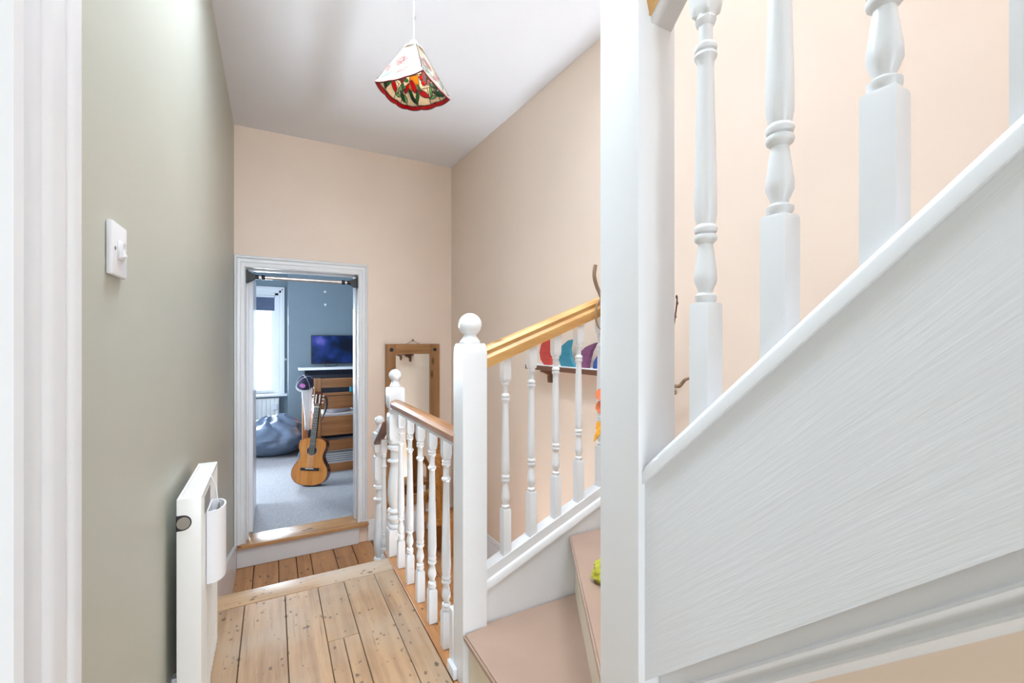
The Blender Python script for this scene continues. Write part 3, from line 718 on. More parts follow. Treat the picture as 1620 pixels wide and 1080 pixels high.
rp_('side_panel', MB().box(RXB-0.002, RXF, RY1-0.010, RY1, RZ0, RZ1, 0.004, seg=2), M['radiator'])
gr = MB()
gr.box(RXF-0.006, RXF, RY0+0.010, RY1-0.010, RZ1-0.012, RZ1); gr.box(RXB, RXB+0.006, RY0+0.010, RY1-0.010, RZ1-0.012, RZ1)
grille = rp_('top_grille', gr, M['radiator'])
sl_me = None
for i in range(27):
    if sl_me is None:
        s0 = MB().box(RXB+0.006, RXF-0.006, -0.0042, 0.0042, RZ1-0.010, RZ1-0.003, 0.001).build('slat', M['radiator']); sl_me = s0
        o = s0
    else:
        o = s0.copy(); COL.objects.link(o)
    o.parent = grille; o.location = (0, RY0+0.022+(RY1-RY0-0.044)*i/26, 0)
zc = 0.755
pts = [(RXB-0.004+0.026*math.cos(a), zc+0.021*math.sin(a)) for a in [math.radians(d) for d in range(-90, 91, 15)]]
rp_('plug_recess', MB().prism([(RXB-0.0025, zc-0.021), (RXB+0.010, zc-0.021)]+[(RXB+0.012+0.0205*math.cos(a), zc+0.021*math.sin(a)) for a in [math.radians(d) for d in range(-80, 81, 16)]]+[(RXB+0.010, zc+0.021), (RXB-0.0025, zc+0.021)], 1, RY0-0.0006, RY0+0.004), M['dark'])
rp_('plug', MB().prism([(RXB+0.0145+0.0155*math.cos(a), zc+0.0165*math.sin(a)) for a in [2*PI*i/24 for i in range(24)]], 1, RY0-0.004, RY0+0.003), M['grey'])
rp_('grey_patch', MB().box(RXF, RXF+0.0012, 1.545, 1.665, 0.752, 0.800), M['grey'])  # flat grey patch on the front panel
for sx in (RY0+0.09, RY1-0.09):
    rp_('bracket', MB().box(-0.2535, RXB, sx-0.012, sx+0.012, RZ0+0.06, RZ0+0.10), M['radiator'])
rp_('pipe', MB().tube([(-0.20, RY1-0.03, 0.0), (-0.20, RY1-0.03, RZ0)], 0.0075, 10), M['radiator'])
rp_('pipe', MB().tube([(-0.20, RY0+0.03, 0.0), (-0.20, RY0+0.03, RZ0)], 0.0075, 10), M['radiator'])
hu = empty('radiator_humidifier', (-0.172, 1.625, 0.64), 'white plastic water humidifier hung on the front of the landing radiator', 'humidifier')
def dsec(y0, y1, x0, x1, n=10):
    out = [(x0, y0)]
    for i in range(n+1):
        a = -PI/2+PI*i/n
        out.append((x0+(x1-x0)*(0.35+0.65*math.cos(a)), (y0+y1)/2+(y1-y0)/2*math.sin(a)))
    return out+[(x0, y1)]
o = MB()
outer, inner = dsec(1.572, 1.690, -0.1725, -0.128), dsec(1.577, 1.685, -0.169, -0.133)
o.loft([[(p[0], p[1], z) for p in r] for r, z in ((outer, 0.535), (outer, 0.748), (inner, 0.748), (inner, 0.70))], smooth=False)
rel(o.build('tank', M['plastic']), hu)
rel(MB().box(-0.152, -0.148, 1.60, 1.665, 0.70, 0.744).build('evaporator_pad', M['grey']), hu)
rel(MB().tube([(-0.150, 1.66, 0.735), (-0.160, 1.67, 0.80), (-0.170, 1.67, 0.826), (-0.190, 1.67, 0.829), (-0.200, 1.67, 0.826)], 0.0015, 6).build('hanging_wire', M['radiator']), hu)

# ---------------------------------------------------------------- pull-up bar
pu = empty('pull_up_bar', (0.22, YW+0.020, 1.737), 'chrome pull-up bar with black end brackets across the top of the doorway', 'exercise bar')
for s_, xe in ((1, OX0), (-1, OX1)):
    mb = MB(); mb.box(min(xe, xe+s_*0.016), max(xe, xe+s_*0.016), YW-0.022, YW+0.056, 1.690, 1.785, 0.002)
    b_ = rel(mb.build('bracket', M['dark']), pu)
    for yy in (YW-0.018, YW+0.016, YW+0.048):
        o = MB().prism([(xe+s_*0.016, 1.772), (xe+s_*0.060, 1.755), (xe+s_*0.060, 1.722), (xe+s_*0.016, 1.696)], 1, yy, yy+0.006)
        rel(o.build('gusset', M['dark']), pu)
    rel(MB().tube([(xe+s_*0.040, YW+0.020, 1.737), (xe+s_*0.082, YW+0.020, 1.737)], 0.017, 14).build('cup', M['dark']), pu)
    for q in range(4):
        g = MB().lathe([(0.006, 0), (0.006, 0.004), (0.002, 0.006)], 0, 0, 8).build('screw', M['chrome'])
        g.rotation_euler = (0, s_*PI/2, 0); g.location = (xe+s_*0.016, YW-0.002+0.04*(q % 2), 1.712+0.042*(q//2)); rel(g, pu)
mb = MB().tube([(OX0+0.075, YW+0.020, 1.737), (OX0+0.12, YW+0.020, 1.737)], 0.010, 14)
rel(mb.build('bar', M['chrome']), pu)
rel(MB().tube([(OX0+0.10, YW+0.020, 1.737), (OX1-0.10, YW+0.020, 1.737)], 0.0145, 16).build('bar', M['chrome']), pu)
rel(MB().tube([(OX1-0.12, YW+0.020, 1.737), (OX1-0.075, YW+0.020, 1.737)], 0.010, 14).build('bar', M['chrome']), pu)
for xx in (OX0+0.10, OX1-0.125):
    rel(MB().tube([(xx, YW+0.020, 1.737), (xx+0.025, YW+0.020, 1.737)], 0.0185, 14).build('lock_collar', M['dark']), pu)

# ---------------------------------------------------------------- mirror and carved stand in the lower hall
mi = empty('wall_mirror', (1.082, YW-0.015, -0.19), 'tall pine framed mirror hung on the peach wall by the doorway', 'mirror')
mx0, mx1, mz0, mz1, fw = 0.842, 1.322, -0.18, 1.228, 0.088
def mp_(name, mb, mat): return rel(mb.build(name, mat), mi)
mp_('glass', MB().box(mx0+0.05, mx1-0.05, YW-0.012, YW-0.008, mz0+0.05, mz1-0.05), M['mirror'])
mp_('frame_upright', MB().box(mx0, mx0+fw, YW-0.026, YW-0.003, mz0, mz1, 0.002), M['mir_z'])
mp_('frame_upright', MB().box(mx1-fw, mx1, YW-0.026, YW-0.003, mz0, mz1, 0.002), M['mir_z'])
mp_('frame_rail', MB().box(mx0+fw, mx1-fw, YW-0.026, YW-0.003, mz1-fw, mz1, 0.002), M['mir_x'])
mp_('frame_rail', MB().box(mx0+fw, mx1-fw, YW-0.026, YW-0.003, mz0, mz0+fw, 0.002), M['mir_x'])
for xx in (mx0+0.05, mx1-0.045):
    for zz in (mz1-0.05, mz0+0.05):
        g = MB().lathe([(0.016, 0), (0.015, 0.005), (0.009, 0.009), (0.002, 0.011)], 0, 0, 14).build('stud', M['dark']); g.rotation_euler = (PI/2, 0, 0); g.location = (xx, YW-0.026, zz); rel(g, mi)
mp_('hanging_wire', MB().tube([(1.02, YW-0.004, mz1-0.004), (1.082, YW-0.004, mz1+0.032), (1.15, YW-0.004, mz1-0.004)], 0.0016, 6), M['twigdk'])
mp_('nail', MB().box(1.078, 1.087, YW-0.02, YW-0.001, mz1+0.028, mz1+0.040, 0.002), M['twigdk'])

cs_ = empty('carved_chair', (1.20, 3.36, LF), 'carved honey brown wooden hall chair with leaf patterned back below the mirror', 'chair')
def cp(name, mb, mat=None, auto=0.62): return mb.build(name, mat or M['carved'], cs_, auto=auto)
# back splat, wider at the top, with basket-weave head and leaf ribs
cp('back', MB().prism([(-0.042, 0.30), (0.042, 0.30), (0.060, 0.60), (0.075, 0.74), (0.062, 0.90), (0.03, 0.965), (-0.03, 0.965), (-0.062, 0.90), (-0.075, 0.74), (-0.060, 0.60)], 1, 0.06, 0.09))
for i in range(8):
    zz = 0.78+i*0.021
    for j in range(4):
        if abs(-0.045+0.03*j) < 0.065-max(0, (zz-0.88))*0.4:
            box('weave_knob', M['carved'], cs_, -0.058+0.03*j, -0.034+0.03*j, 0.048, 0.062, zz, zz+0.016, 0.004)
cp('carved_band', MB().box(-0.072, 0.072, 0.046, 0.062, 0.735, 0.765, 0.005, seg=2))
for s_ in (-1, 1):
    for i in range(8):
        zz = 0.42+i*0.035
        cp('leaf_rib', MB().tube([(s_*0.003, 0.058, zz), (s_*0.025, 0.050, zz+0.025), (s_*(0.044+0.001*i), 0.058, zz+0.045)], [0.004, 0.006, 0.003], 6))
cp('leaf_rib', MB().tube([(0, 0.055, 0.36), (0, 0.050, 0.55), (0, 0.056, 0.73)], [0.006, 0.007, 0.004], 6))
cp('seat', MB().prism([(-0.13, -0.15), (0.13, -0.15), (0.17, 0.0), (0.15, 0.10), (-0.15, 0.10), (-0.17, 0.0)], 2, 0.27, 0.30))
for s_ in (-1, 1):
    cp('scroll_arm', MB().tube([(s_*0.155, 0.06, 0.30), (s_*0.165, 0.03, 0.42), (s_*0.135, -0.03, 0.50), (s_*0.105, -0.08, 0.49), (s_*0.10, -0.10, 0.45), (s_*0.125, -0.09, 0.425), (s_*0.14, -0.07, 0.45)], [0.024, 0.022, 0.022, 0.02, 0.018, 0.015, 0.012], 10))
    cp('side_panel', MB().prism([(s_*0.145, 0.0), (s_*0.165, 0.0), (s_*0.165, 0.27), (s_*0.135, 0.27)], 1, 0.02, 0.09))
pf = [(-0.055, 0.0), (0.055, 0.0), (0.045, 0.05), (0.038, 0.14), (0.06, 0.27), (-0.06, 0.27), (-0.038, 0.14), (-0.045, 0.05)]
cp('front_leg', MB().prism(pf, 1, -0.13, -0.10))
cp('keyhole', MB().prism([(-0.007, 0.10), (0.007, 0.10), (0.009, 0.135), (0.011, 0.155), (0.0, 0.172), (-0.011, 0.155), (-0.009, 0.135)], 1, -0.132, -0.1295), M['dark'])
cp('rear_leg', MB().prism(pf, 1, 0.06, 0.09))

# ---------------------------------------------------------------- crescents on the little shelf
sh = empty('wall_shelf', (1.43, 1.95, 1.10), 'narrow dark walnut shelf on brackets on the peach stair wall', 'shelf')
wy0, wy1 = 1.62, 2.395
rel(MB().prism([(xr(wy0)-0.002, wy0), (xr(wy0)-0.105, wy0), (xr(wy1)-0.105, wy1), (xr(wy1)-0.002, wy1)], 2, 1.080, 1.106).build('board', M['shelf']), sh)
rel(MB().prism([(xr(wy0)-0.003, wy0+0.002), (xr(wy0)-0.104, wy0+0.002), (xr(wy1)-0.104, wy1-0.002), (xr(wy1)-0.003, wy1-0.002)], 2, 1.106, 1.110).build('paper_liner', M['linen']), sh)
for yy in (1.735, 2.26):
    rel(MB().prism([(xr(yy)-0.003, 1.08), (xr(yy)-0.075, 1.08), (xr(yy)-0.075, 1.066), (xr(yy)-0.025, 1.045), (xr(yy)-0.022, 1.0), (xr(yy)-0.003, 1.0)], 1, yy-0.014, yy+0.014).build('bracket', M['shelf']), sh)
def crescent(y0, label, mat, pts):
    mb = MB().prism([(p[0], p[1]*0.86) for p in pts], 0, -0.009, 0.009)
    o = mb.build('wooden_crescent', mat); o.location = (xr(y0)-0.058, y0, 1.110)
    tag(o, label, 'toy', 'coloured wooden crescents on the shelf'); return o
def arc(cx, cz_, r, a0, a1, n=10): return [(cx+r*math.cos(math.radians(a0+(a1-a0)*i/n)), cz_+r*math.sin(math.radians(a0+(a1-a0)*i/n))) for i in range(n+1)]
# local coordinates: first is along the wall (smaller y = nearer the post), second is up
crescent(2.235, 'red painted half moon on the walnut shelf, furthest from the white post', M['moon_red'], [(-0.055, 0.0), (0.012, 0.0), (0.05, 0.035), (0.062, 0.085), (0.045, 0.14), (0.012, 0.175), (-0.055, 0.205)])
crescent(2.035, 'teal painted crescent with upright tip on the walnut shelf', M['moon_teal'], [(-0.09, 0.0), (0.045, 0.0), (0.068, 0.045), (0.066, 0.09), (0.035, 0.135), (-0.02, 0.168), (-0.05, 0.175), (-0.035, 0.115), (-0.045, 0.06), (-0.065, 0.025)])
crescent(1.865, 'purple painted crescent leaning toward the white post on the shelf', M['moon_purple'], [(-0.02, 0.0), (0.065, 0.0), (0.068, 0.055), (0.045, 0.095), (-0.005, 0.13), (-0.085, 0.155), (-0.05, 0.105), (-0.032, 0.055)])
crescent(1.745, 'small blue painted crescent on the shelf next to the purple one', M['moon_blue'], [(-0.06, 0.0), (0.062, 0.0), (0.055, 0.04), (0.03, 0.075), (-0.005, 0.095), (-0.05, 0.10)])

# ---------------------------------------------------------------- branches, paper flowers, wool
br = empty('twig_arrangement', (1.32, 1.44, 0.9), 'twisted bare willow branches tied to the pine handrail behind the tall post', 'branches')
def tw(name, pts, r, mat=None):
    # smooth through the points
    P = [Vector(p) for p in pts]; out = []; rr = []
    n = len(P)
    for i in range(n-1):
        p0_, p1_, p2_, p3_ = P[max(i-1, 0)], P[i], P[i+1], P[min(i+2, n-1)]
        for s_ in range(5):
            t = s_/5
            out.append(0.5*((2*p1_)+(p2_-p0_)*t+(2*p0_-5*p1_+4*p2_-p3_)*t*t+(3*p1_-p0_-3*p2_+p3_)*t**3)); k = i+t
            rr.append(r[0]+(r[1]-r[0])*k/(n-1))
    out.append(P[-1]); rr.append(r[1])
    return rel(MB().tube(out, rr, 8).build(name, mat or M['twig']), br)
tw('branch', [(1.270, 1.472, 0.95), (1.258, 1.472, 1.10), (1.243, 1.472, 1.26), (1.236, 1.472, 1.385), (1.234, 1.475, 1.435), (1.212, 1.480, 1.485), (1.200, 1.482, 1.53), (1.206, 1.482, 1.575)], (0.009, 0.008))
tw('branch', [(1.272, 1.470, 1.385), (1.275, 1.465, 1.44), (1.30, 1.455, 1.49), (1.36, 1.44, 1.52)], (0.006, 0.004))
tw('branch', [(1.230, 1.472, 1.44), (1.206, 1.474, 1.40), (1.203, 1.474, 1.345), (1.226, 1.470, 1.30), (1.30, 1.45, 1.27), (1.36, 1.43, 1.29)], (0.004, 0.003))
tw('branch', [(1.28, 1.465, 1.02), (1.38, 1.38, 1.06), (1.435, 1.325, 1.066), (1.464, 1.283, 1.065), (1.472, 1.268, 1.067), (1.477, 1.257, 1.083), (1.481, 1.247, 1.094), (1.490, 1.230, 1.100), (1.497, 1.205, 1.09)], (0.009, 0.006))
tw('branch', [(1.33, 1.45, 1.0), (1.40, 1.38, 1.15), (1.450, 1.305, 1.26), (1.464, 1.284, 1.36), (1.468, 1.278, 1.43)], (0.006, 0.0025), M['twigdk'])
for (a, b_, c) in ((1.467, 1.279, 1.40), (1.465, 1.283, 1.345), (1.459, 1.291, 1.31), (1.468, 1.278, 1.425)):
    rel(MB().lathe([(0.001, 0), (0.004, 0.004), (0.0045, 0.010), (0.001, 0.018)], a+random.uniform(-.004, .004), b_, 8).build('catkin', M['twigdk']), br).location.z += c
rel(MB().lathe([(0.001, -0.016), (0.006, -0.010), (0.005, 0.0), (0.001, 0.010)], 1.464, 1.283, 8).build('catkin', M['twig']), br).location.z += 1.045
g = MB().lathe([(0.05, -0.004), (0.052, 0.0), (0.05, 0.004)], 0, 0, 20).build('wood_slice', M['tan']); g.rotation_euler = (PI/2, 0, 0); g.location = (1.305, 1.462, 1.345); rel(g, br)
def flower(loc, r, label, mat, n=7, tilt=(1.1, 0, -0.5)):
    o = empty('paper_flower', loc, label, 'flower', 'paper flowers on the stair twigs')
    for i in range(n):
        a = 2*PI*i/n; ca, sa = math.cos(a), math.sin(a)
        mb = MB(); prf = []
        for t, wd, z in ((0.12, .10, 0), (0.5, .42, .14), (0.85, .40, .24), (1.0, .16, .20)):
            prf.append([(r*(t*ca-wd*sa), r*(t*sa+wd*ca), r*z), (r*(t*ca+wd*sa), r*(t*sa-wd*ca), r*z), (r*(t*ca+wd*sa), r*(t*sa-wd*ca), r*z-0.0012), (r*(t*ca-wd*sa), r*(t*sa+wd*ca), r*z-0.0012)])
        mb.loft(prf, smooth=False); mb.build('petal', mat, o)
    MB().lathe([(0.001, 0.0), (r*.22, r*.04), (r*.2, r*.2), (0.001, r*.27)], 0, 0, 10).build('centre', M['yellow'], o)
    o.rotation_euler = tilt; return o
flower((1.238, 1.478, 1.020), 0.029, 'upper orange red paper flower peeping out beside the tall white post', M['orange'])
flower((1.240, 1.478, 0.968), 0.030, 'lower orange paper flower just above the yellow one at the post', M['orange'], tilt=(1.3, 0.3, -0.6))
yf = flower((1.232, 1.476, 0.885), 0.026, 'yellow paper lily with long drooping petals beside the tall white post', M['yellow'], 6, (1.2, -0.2, -0.3))
for (dx, dz) in ((-0.05, -0.035), (0.035, 0.045), (0.05, 0.02)):
    p = [yf.matrix_basis.inverted() @ Vector((1.232+dx*t, 1.472-0.01*t, 0.885+dz*t-0.018*t*t)) for t in (0, .4, .75, 1)]
    MB().tube(p, [0.006, 0.011, 0.008, 0.002], 6).build('petal', M['yellow'], yf)
mb = MB()
me_o = bmesh.ops.create_icosphere(mb.bm, subdivisions=4, radius=1.0)
for v in mb.bm.verts:
    n_ = noise.noise(v.co*2.3)*0.35+noise.noise(v.co*6)*0.14
    v.co = Vector((v.co.x*0.045*(1+n_), v.co.y*0.042*(1+n_), max(-0.03, v.co.z*0.042*(1+n_))))
for f_ in mb.bm.faces: f_.smooth = True
o = mb.build('knitted_cloth', M['lime']); o.location = (0.985, 1.150, 0.476); tag(o, 'crumpled lime green knitted cloth on the second peach tread', 'cloth')

# ---------------------------------------------------------------- bedroom
# bed
bed = empty('bed', (1.2, 5.44, BF), 'orange pine bed with wide horizontal end boards', 'bed')
BY = 5.42
def bp(name, mb, mat): return rel(mb.build(name, mat), bed)
bp('post', MB().box(0.405, 0.478, BY, BY+0.06, BF, 0.83, 0.004), M['bed_z'])
bp('post', MB().box(0.290, 0.350, BY+0.10, BY+0.16, BF, 0.70, 0.004), M['bed_z'])
bp('post', MB().box(1.45, 1.52, BY, BY+0.06, BF, 0.83, 0.004), M['bed_z'])
for z0, z1 in ((0.722, 0.826), (0.632, 0.662), (0.478, 0.622), (0.175, 0.392), (0.000, 0.120), (-0.245, -0.150)):
    bp('end_board', MB().box(0.478, 1.45, BY+0.012, BY+0.040, z0, z1, 0.004), M['bed'])
bp('side_rail', MB().box(0.41, 0.44, BY+0.06, 7.25, 0.16, 0.34, 0.004), M['bed_z'])
bp('side_rail', MB().box(1.47, 1.50, BY+0.06, 7.25, 0.16, 0.34, 0.004), M['bed_z'])
bp('base_panel', MB().box(0.45, 1.47, BY+0.06, 7.25, 0.28, 0.30), M['bed'])
bp('mattress', MB().box(0.45, 1.47, BY+0.06, 7.2, 0.30, 0.42, 0.03, seg=3), M['linen'])
sb = bp('slatted_drawer', MB().box(0.46, 1.46, BY+0.05, BY+0.07, -0.15, -0.02), M['grey'])
for i in range(5):
    MB().box(0.46, 1.46, BY+0.042, BY+0.05, -0.148+i*0.024, -0.136+i*0.024).build('slat', M['linen'], sb).location = -Vector(bed.location) if False else (0, 0, 0)
def lump(name, label, cat, mat, cx, cy, cz_, rx, ry, rz, seed, amp=0.25, group=None, floor=None):
    mb = MB(); bmesh.ops.create_icosphere(mb.bm, subdivisions=4, radius=1.0)
    for v in mb.bm.verts:
        n_ = noise.noise(v.co*1.8+Vector((seed, 0, 0)))*amp+noise.noise(v.co*4.5+Vector((0, seed, 0)))*amp*0.4
        s = [max(-1, min(1, c))*(1+n_) for c in v.co]
        sq = lambda c: math.copysign(abs(c)**0.65, c)
        v.co = Vector((sq(v.co.x)*rx*(1+n_*.6), sq(v.co.y)*ry*(1+n_*.6), sq(v.co.z)*rz*(1+n_)))
        if floor is not None: v.co.z = max(v.co.z, floor)
    for f_ in mb.bm.faces: f_.smooth = True
    o = mb.build(name, mat); o.location = (cx, cy, cz_); return tag(o, label, cat, group)
lump('duvet', 'crumpled pale blue duvet behind the bed end boards', 'bedding', M['duvet'], 0.66, BY+0.28, 0.475, 0.17, 0.19, 0.07, 3.1, 0.2, floor=-0.053)
lump('teal_blanket', 'teal blanket folded on the bed next to the pale duvet', 'blanket', M['teal'], 1.02, BY+0.27, 0.475, 0.17, 0.19, 0.065, 8.4, 0.15, floor=-0.053)
# teal cloth slung over the boards
def drape(name, label, cat, mat, x0, x1, y, ztop, front, back, bar=0.032, seed=1, flare=0.0, group=None):
    mb = MB(); nx, rows = 12, []
    prof = [(-bar/2-0.004, -front*k/6) for k in range(6, 0, -1)]+[(-bar/2, 0.0), (-bar*.3, .008), (bar*.3, .008), (bar/2, 0.0)]+[(bar/2+0.004, -back*k/3) for k in range(1, 4)]
    for i in range(nx+1):
        u = i/nx; row = []
        for (dy, dz) in prof:
            n_ = noise.noise(Vector((u*4+seed, dz*5, seed)))
            k = min(1, abs(dz)/max(front, .01))
            row.append((x0+(x1-x0)*(u+(u-.5)*flare*k)+n_*0.012, y+dy+(-abs(n_)*0.028*k if dy < 0 else abs(n_)*.02*k), ztop+dz+(n_*0.04*k if dz < 0 else 0)))
        rows.append(row)
    mb.loft(rows, closed=False, cap=False)
    o = mb.build(name, mat); md = o.modifiers.new('solid', 'SOLIDIFY'); md.thickness = 0.004; md.offset = 0
    return tag(o, label, cat, group)
lump('teal_towel', 'bunched teal towel on the narrow second rail of the bed end', 'towel', M['teal'], 0.87, BY+0.02, 0.694, 0.085, 0.035, 0.045, 6.2, 0.25, floor=-0.0315)
drape('white_shirt', 'white cloth hanging on the bed post behind the guitar neck', 'cloth', M['linen'], 0.286, 0.40, BY+0.13, 0.705, 0.46, 0.2, 0.068, 2, -0.55)
# cap
cp_ = empty('baseball_cap', (0.318, BY+0.11, 0.775), 'navy and white cap with pink badge hung on the bed post', 'cap')
mb = MB(); n = 20
rings = [[(0.090*math.cos(q)*math.cos(2*PI*i/n), 0.096*math.cos(q)*math.sin(2*PI*i/n), -0.01+0.115*math.sin(q)) for i in range(n)] for q in [math.radians(d) for d in range(0, 86, 12)]]
mb.loft(rings).build('crown', M['capnavy'], cp_)
mb = MB()
pts = [(0.088*math.cos(math.radians(a)), 0.094*math.sin(math.radians(a))) for a in range(-155, -24, 10)]
pts2 = [(0.086*math.cos(math.radians(a)), -0.022+0.100*math.sin(math.radians(a))) for a in range(-25, -156, -10)]
mb.loft([[(x_, y_, -0.012-0.9*x_*x_) for x_, y_ in pts+pts2], [(x_, y_, -0.006-0.9*x_*x_) for x_, y_ in pts+pts2]], smooth=False).build('brim', M['linen'], cp_)
g = MB().prism([(0.030*math.cos(2*PI*i/12), 0.024*math.sin(2*PI*i/12)) for i in range(12)], 1, -0.006, 0.006).build('badge', M['cappink'], cp_)
g.location = (0, -0.083, 0.052); g.rotation_euler = (-0.55, 0, 0)
for a in (-0.9, 0.9, 2.4, -2.4):
    MB().tube([(0.0915*math.cos(q)*math.sin(a), -0.0975*math.cos(q)*math.cos(a), -0.01+0.1165*math.sin(q)) for q in (0.05, .4, .8, 1.2, 1.5)], 0.002, 5).build('seam', M['linen'], cp_)
MB().lathe([(0.009, 0), (0.008, 0.006), (0.001, 0.009)], 0, 0, 10).build('button', M['linen'], cp_).location = (0, 0, 0.104)
cp_.rotation_euler = (0.75, 0.25, -0.25)

# guitar
gu = empty('acoustic_guitar', (0.335, 5.03, BF), 'orange classical guitar standing upright on the carpet against the bed', 'guitar')
def outline(k=1.0, n=48):
    # half widths by height (catmull through key points)
    key = [(0.000, 0.0), (0.004, 0.07), (0.03, 0.135), (0.075, 0.172), (0.125, 0.183), (0.18, 0.172), (0.235, 0.138), (0.285, 0.117), (0.33, 0.121), (0.375, 0.136), (0.415, 0.140), (0.45, 0.128), (0.474, 0.092), (0.484, 0.04), (0.486, 0.0)]
    out = []
    for i in range(len(key)-1):
        p0_, p1_, p2_, p3_ = (Vector((*key[max(i-1, 0)], 0)), Vector((*key[i], 0)), Vector((*key[i+1], 0)), Vector((*key[min(i+2, len(key)-1)], 0)))
        for s_ in range(3):
            t = s_/3
            v = 0.5*((2*p1_)+(p2_-p0_)*t+(2*p0_-5*p1_+4*p2_-p3_)*t*t+(3*p1_-p0_-3*p2_+p3_)*t**3)
            out.append((max(0, v.y)*k, 0.243+(v.x-0.243)*k))
    out.append((0, 0.243+0.243*k))
    r = out[1:-1]
    return out[:1]+r+[out[-1]]+[(-a, b_) for a, b_ in r[::-1]]
def gpart(name, mb, mat, auto=0.62): return mb.build(name, mat, gu, auto=auto)
gpart('body', MB().prism(outline(), 1, -0.044, 0.048), M['mahog'])
gpart('soundboard', MB().prism(outline(0.985), 1, -0.0475, -0.0435), M['spruce'])
gpart('binding', MB().tube([(p[0], -0.046, p[1]) for p in outline(0.993)], 0.0028, 6, True), M['ebony'])
cir = lambda r, n=28: [(r*math.cos(2*PI*i/n), 0.352+r*math.sin(2*PI*i/n)) for i in range(n)]
gpart('soundhole', MB().prism(cir(0.043), 1, -0.0485, -0.046), M['dark'])
gpart('rosette', MB().tube([(p[0], -0.047, p[1]) for p in cir(0.055)], 0.0035, 6, True), M['tan'])
gpart('rosette', MB().tube([(p[0], -0.047, p[1]) for p in cir(0.047)], 0.0025, 6, True), M['ebony'])
gpart('bridge', MB().box(-0.093, 0.093, -0.058, -0.047, 0.150, 0.178, 0.003), M['ebony'])
gpart('saddle', MB().box(-0.043, 0.043, -0.062, -0.057, 0.168, 0.173), M['bone'])
gpart('neck', MB().prism([(-0.028, 0.48), (0.028, 0.48), (0.025, 0.80), (-0.025, 0.80)], 1, -0.045, -0.020), M['mahog'])
fb = gpart('fingerboard', MB().prism([(-0.031, 0.385), (0.031, 0.385), (0.0255, 0.80), (-0.0255, 0.80)], 1, -0.053, -0.044), M['ebony'])
L = 0.80-0.170
for k in range(1, 17):
    zz = 0.80-L*(1-2**(-k/12))
    if zz > 0.39: MB().box(-0.028, 0.028, -0.0548, -0.0528, zz-0.0013, zz+0.0013).build('fret', M['chrome'], fb)
gpart('nut', MB().box(-0.026, 0.026, -0.057, -0.045, 0.800, 0.806), M['bone'])
hd = gpart('headstock', MB().prism([(-0.027, 0.806), (0.027, 0.806), (0.036, 0.83), (0.038, 0.95), (0.022, 0.968), (0, 0.962), (-0.022, 0.968), (-0.038, 0.95), (-0.036, 0.83)], 1, -0.048, -0.030), M['mahog'])
for s_ in (-1, 1):
    MB().box(s_*0.019-0.006, s_*0.019+0.006, -0.0495, -0.044, 0.840, 0.935, 0.002).build('slot', M['bone'], hd)
    for k in range(3):
        zz = 0.85+0.036*k
        MB().box(min(s_*.038, s_*.062), max(s_*.038, s_*.062), -0.044, -0.032, zz-0.008, zz+0.008, 0.004).build('tuning_peg', M['bone'], hd)
for k in range(6):
    xx = -0.021+0.0084*k
    gpart('string', MB().tube([(xx*1.25, -0.060, 0.171), (xx, -0.057, 0.803), (xx, -0.052, 0.84)], 0.0006, 4), M['bone'])
gpart('strap', MB().tube([(0.035, -0.02, 0.93), (0.075, 0.0, 0.90), (0.080, 0.01, 0.82), (0.062, 0.02, 0.74), (0.040, 0.02, 0.66)], [0.004, 0.010, 0.013, 0.010, 0.004], 6), M['dark'])
gu.rotation_euler = Matrix.Rotation(0.0, 3, 'Z').to_euler()
gm = Matrix.Rotation(-0.42, 4, 'Z') @ Matrix.Rotation(-0.16, 4, 'X') @ Matrix.Rotation(0.055, 4, 'Y')
gu.rotation_euler = gm.to_euler()
gu.location = (0.335, 5.04, BF+0.008)

# bean bag
bb = empty('bean_bag', (0.0, 6.72, BF), 'slumped blue grey bean bag on the carpet under the bedroom window', 'bean bag')
mb = MB(); bmesh.ops.create_icosphere(mb.bm, subdivisions=5, radius=1.0)
for v in mb.bm.verts:
    c = v.co.copy(); a = math.atan2(c.y, c.x); r_ = math.hypot(c.x, c.y)
    zz = c.z
    # folds run from the gathered top outward
    fold = math.sin(a*9+noise.noise(c*1.6)*5)*0.07*max(0, zz+0.2)*r_
    n_ = noise.noise(c*1.7)*0.12+noise.noise(c*4)*0.07
    bulge = (1.0-0.30*max(0, zz))
    X, Y = c.x*0.50*bulge*(1+n_+fold), c.y*0.42*bulge*(1+n_+fold)
    Z = 0.25+zz*(0.25 if zz > 0 else 0.25)*(1+n_*0.8+fold*2.2)
    Z += 0.04*math.exp(-((c.x-0.25)**2+(c.y+0.1)**2)/0.05)*(zz > 0)
    v.co = Vector((X, Y, max(0.001, Z)))
for f_ in mb.bm.faces: f_.smooth = True
mb.build('cover', M['vinyl'], bb)
MB().lathe([(0.006, 0), (0.022, 0.012), (0.03, 0.035), (0.018, 0.05), (0.002, 0.052)], 0, 0, 12).build('gathered_top', M['vinyl'], bb).location = (0.12, -0.03, 0.475)
bg_ = lump('small_cushion', 'small slate grey ball cushion on the carpet beside the bean bag', 'cushion', M['vinyl'], 0.335, 6.10, BF+0.07, 0.06, 0.06, 0.07, 4.0, 0.05)

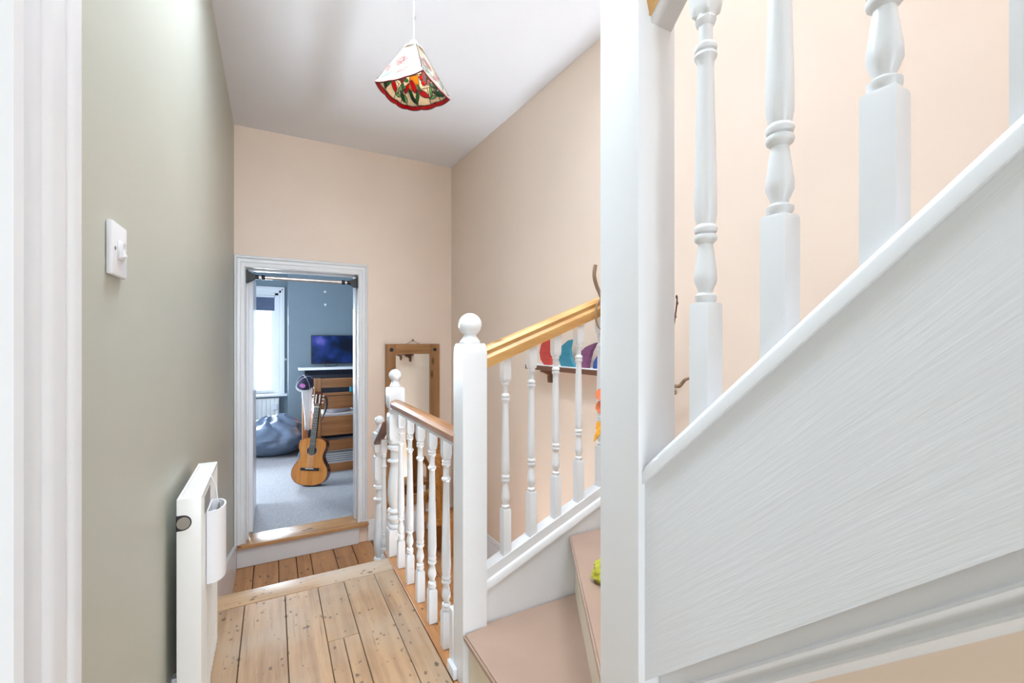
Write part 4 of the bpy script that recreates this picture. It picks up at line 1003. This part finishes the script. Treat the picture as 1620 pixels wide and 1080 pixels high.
# bedroom radiator
r2 = empty('radiator', (-0.25, 7.72, BF), 'white ribbed radiator below the bedroom window behind the bean bag', 'radiator')
prof = []; n = 12; xa, xb = -0.60, 0.082
for i in range(n):
    x0 = xa+(xb-xa)*i/n; s_ = (xb-xa)/n
    prof += [(x0, 7.725), (x0+s_*.2, 7.725), (x0+s_*.35, 7.715), (x0+s_*.85, 7.715)]
prof += [(xb, 7.725), (xb, 7.745), (xa, 7.745)]
rel(MB().prism(prof, 2, -0.16, 0.365).build('front_panel', M['radiator']), r2)
rel(MB().box(xa-0.004, xb+0.004, 7.712, 7.79, 0.365, 0.378, 0.003).build('top_grille', M['radiator']), r2)
rel(MB().box(xa+0.02, xa+0.05, 7.745, 7.80, 0.0, 0.2).box(xb-0.05, xb-0.02, 7.745, 7.80, 0.0, 0.2).build('bracket', M['radiator']), r2)
rel(MB().box(-0.02, 0.06, 7.695, 7.716, 0.20, 0.29, 0.004).build('control_box', M['plastic']), r2)
# fireplace: mantel shelf and black surround
fp = empty('fireplace', (0.95, 7.35, BF), 'black fireplace surround with a white mantel shelf below the television', 'fireplace')
rel(MB().box(0.33, 1.62, 7.18, 7.4, 0.822, 0.862, 0.008, seg=2).build('mantel_shelf', M['gloss']), fp)
rel(MB().prism([(7.4, 0.822), (7.24, 0.822), (7.28, 0.78), (7.31, 0.74), (7.31, 0.70), (7.4, 0.70)], 0, 0.42, 1.54).build('frieze', M['fire']), fp)
rel(MB().box(0.42, 0.62, 7.31, 7.4, BF, 0.70, 0.004).build('surround_leg', M['fire']), fp)
rel(MB().box(1.34, 1.54, 7.31, 7.4, BF, 0.70, 0.004).build('surround_leg', M['fire']), fp)
rel(MB().box(0.62, 1.34, 7.375, 7.398, BF, 0.70).build('back_plate', M['fire']), fp)
# television
tv = empty('television', (0.93, 7.36, 0.915), 'flat black television showing a dark blue picture on the chimney breast', 'television')
rel(MB().box(0.51, 1.40, 7.345, 7.375, 0.905, 1.345, 0.004).build('casing', M['dark']), tv)
rel(MB().box(0.518, 1.392, 7.3435, 7.3455, 0.918, 1.337).build('screen', M['screen']), tv)
rel(MB().box(0.85, 1.05, 7.375, 7.40, 1.05, 1.22).build('wall_mount', M['dark']), tv)
rel(MB().tube([(0.72, 7.37, 0.91), (0.70, 7.375, 0.86), (0.74, 7.36, 0.866), (0.80, 7.36, 0.864), (0.86, 7.365, 0.872), (0.90, 7.37, 0.91)], 0.004, 6).build('cable', M['dark']), tv)
for (xx, zz, lab) in ((0.71, 2.02, 'upper small white wall mark on the blue chimney breast'), (0.715, 1.82, 'lower small white wall mark on the blue chimney breast')):
    o = MB().lathe([(0.018, 0), (0.016, 0.004), (0.007, 0.007), (0.005, 0.018), (0.008, 0.020), (0.001, 0.022)], 0, 0, 12).build('wall_mark', M['plastic'])  # small turned piece standing for a pale mark on the wall
    o.rotation_euler = (PI/2, 0, 0); o.location = (xx, 7.4, zz); tag(o, lab, 'hook')
o = empty('curtain_tieback_hook', (0.172, 7.80, 0.97), 'white curtain tieback hook on the wall beside the bright window', 'hook')
MB().lathe([(0.02, 0), (0.02, 0.006), (0.008, 0.010)], 0, 0, 12).build('plate', M['plastic'], o).rotation_euler = (PI/2, 0, 0)
MB().tube([(0, -0.006, 0), (0, -0.05, -0.01), (-0.03, -0.075, 0.0), (-0.05, -0.06, 0.02)], 0.006, 8).build('hook', M['plastic'], o)
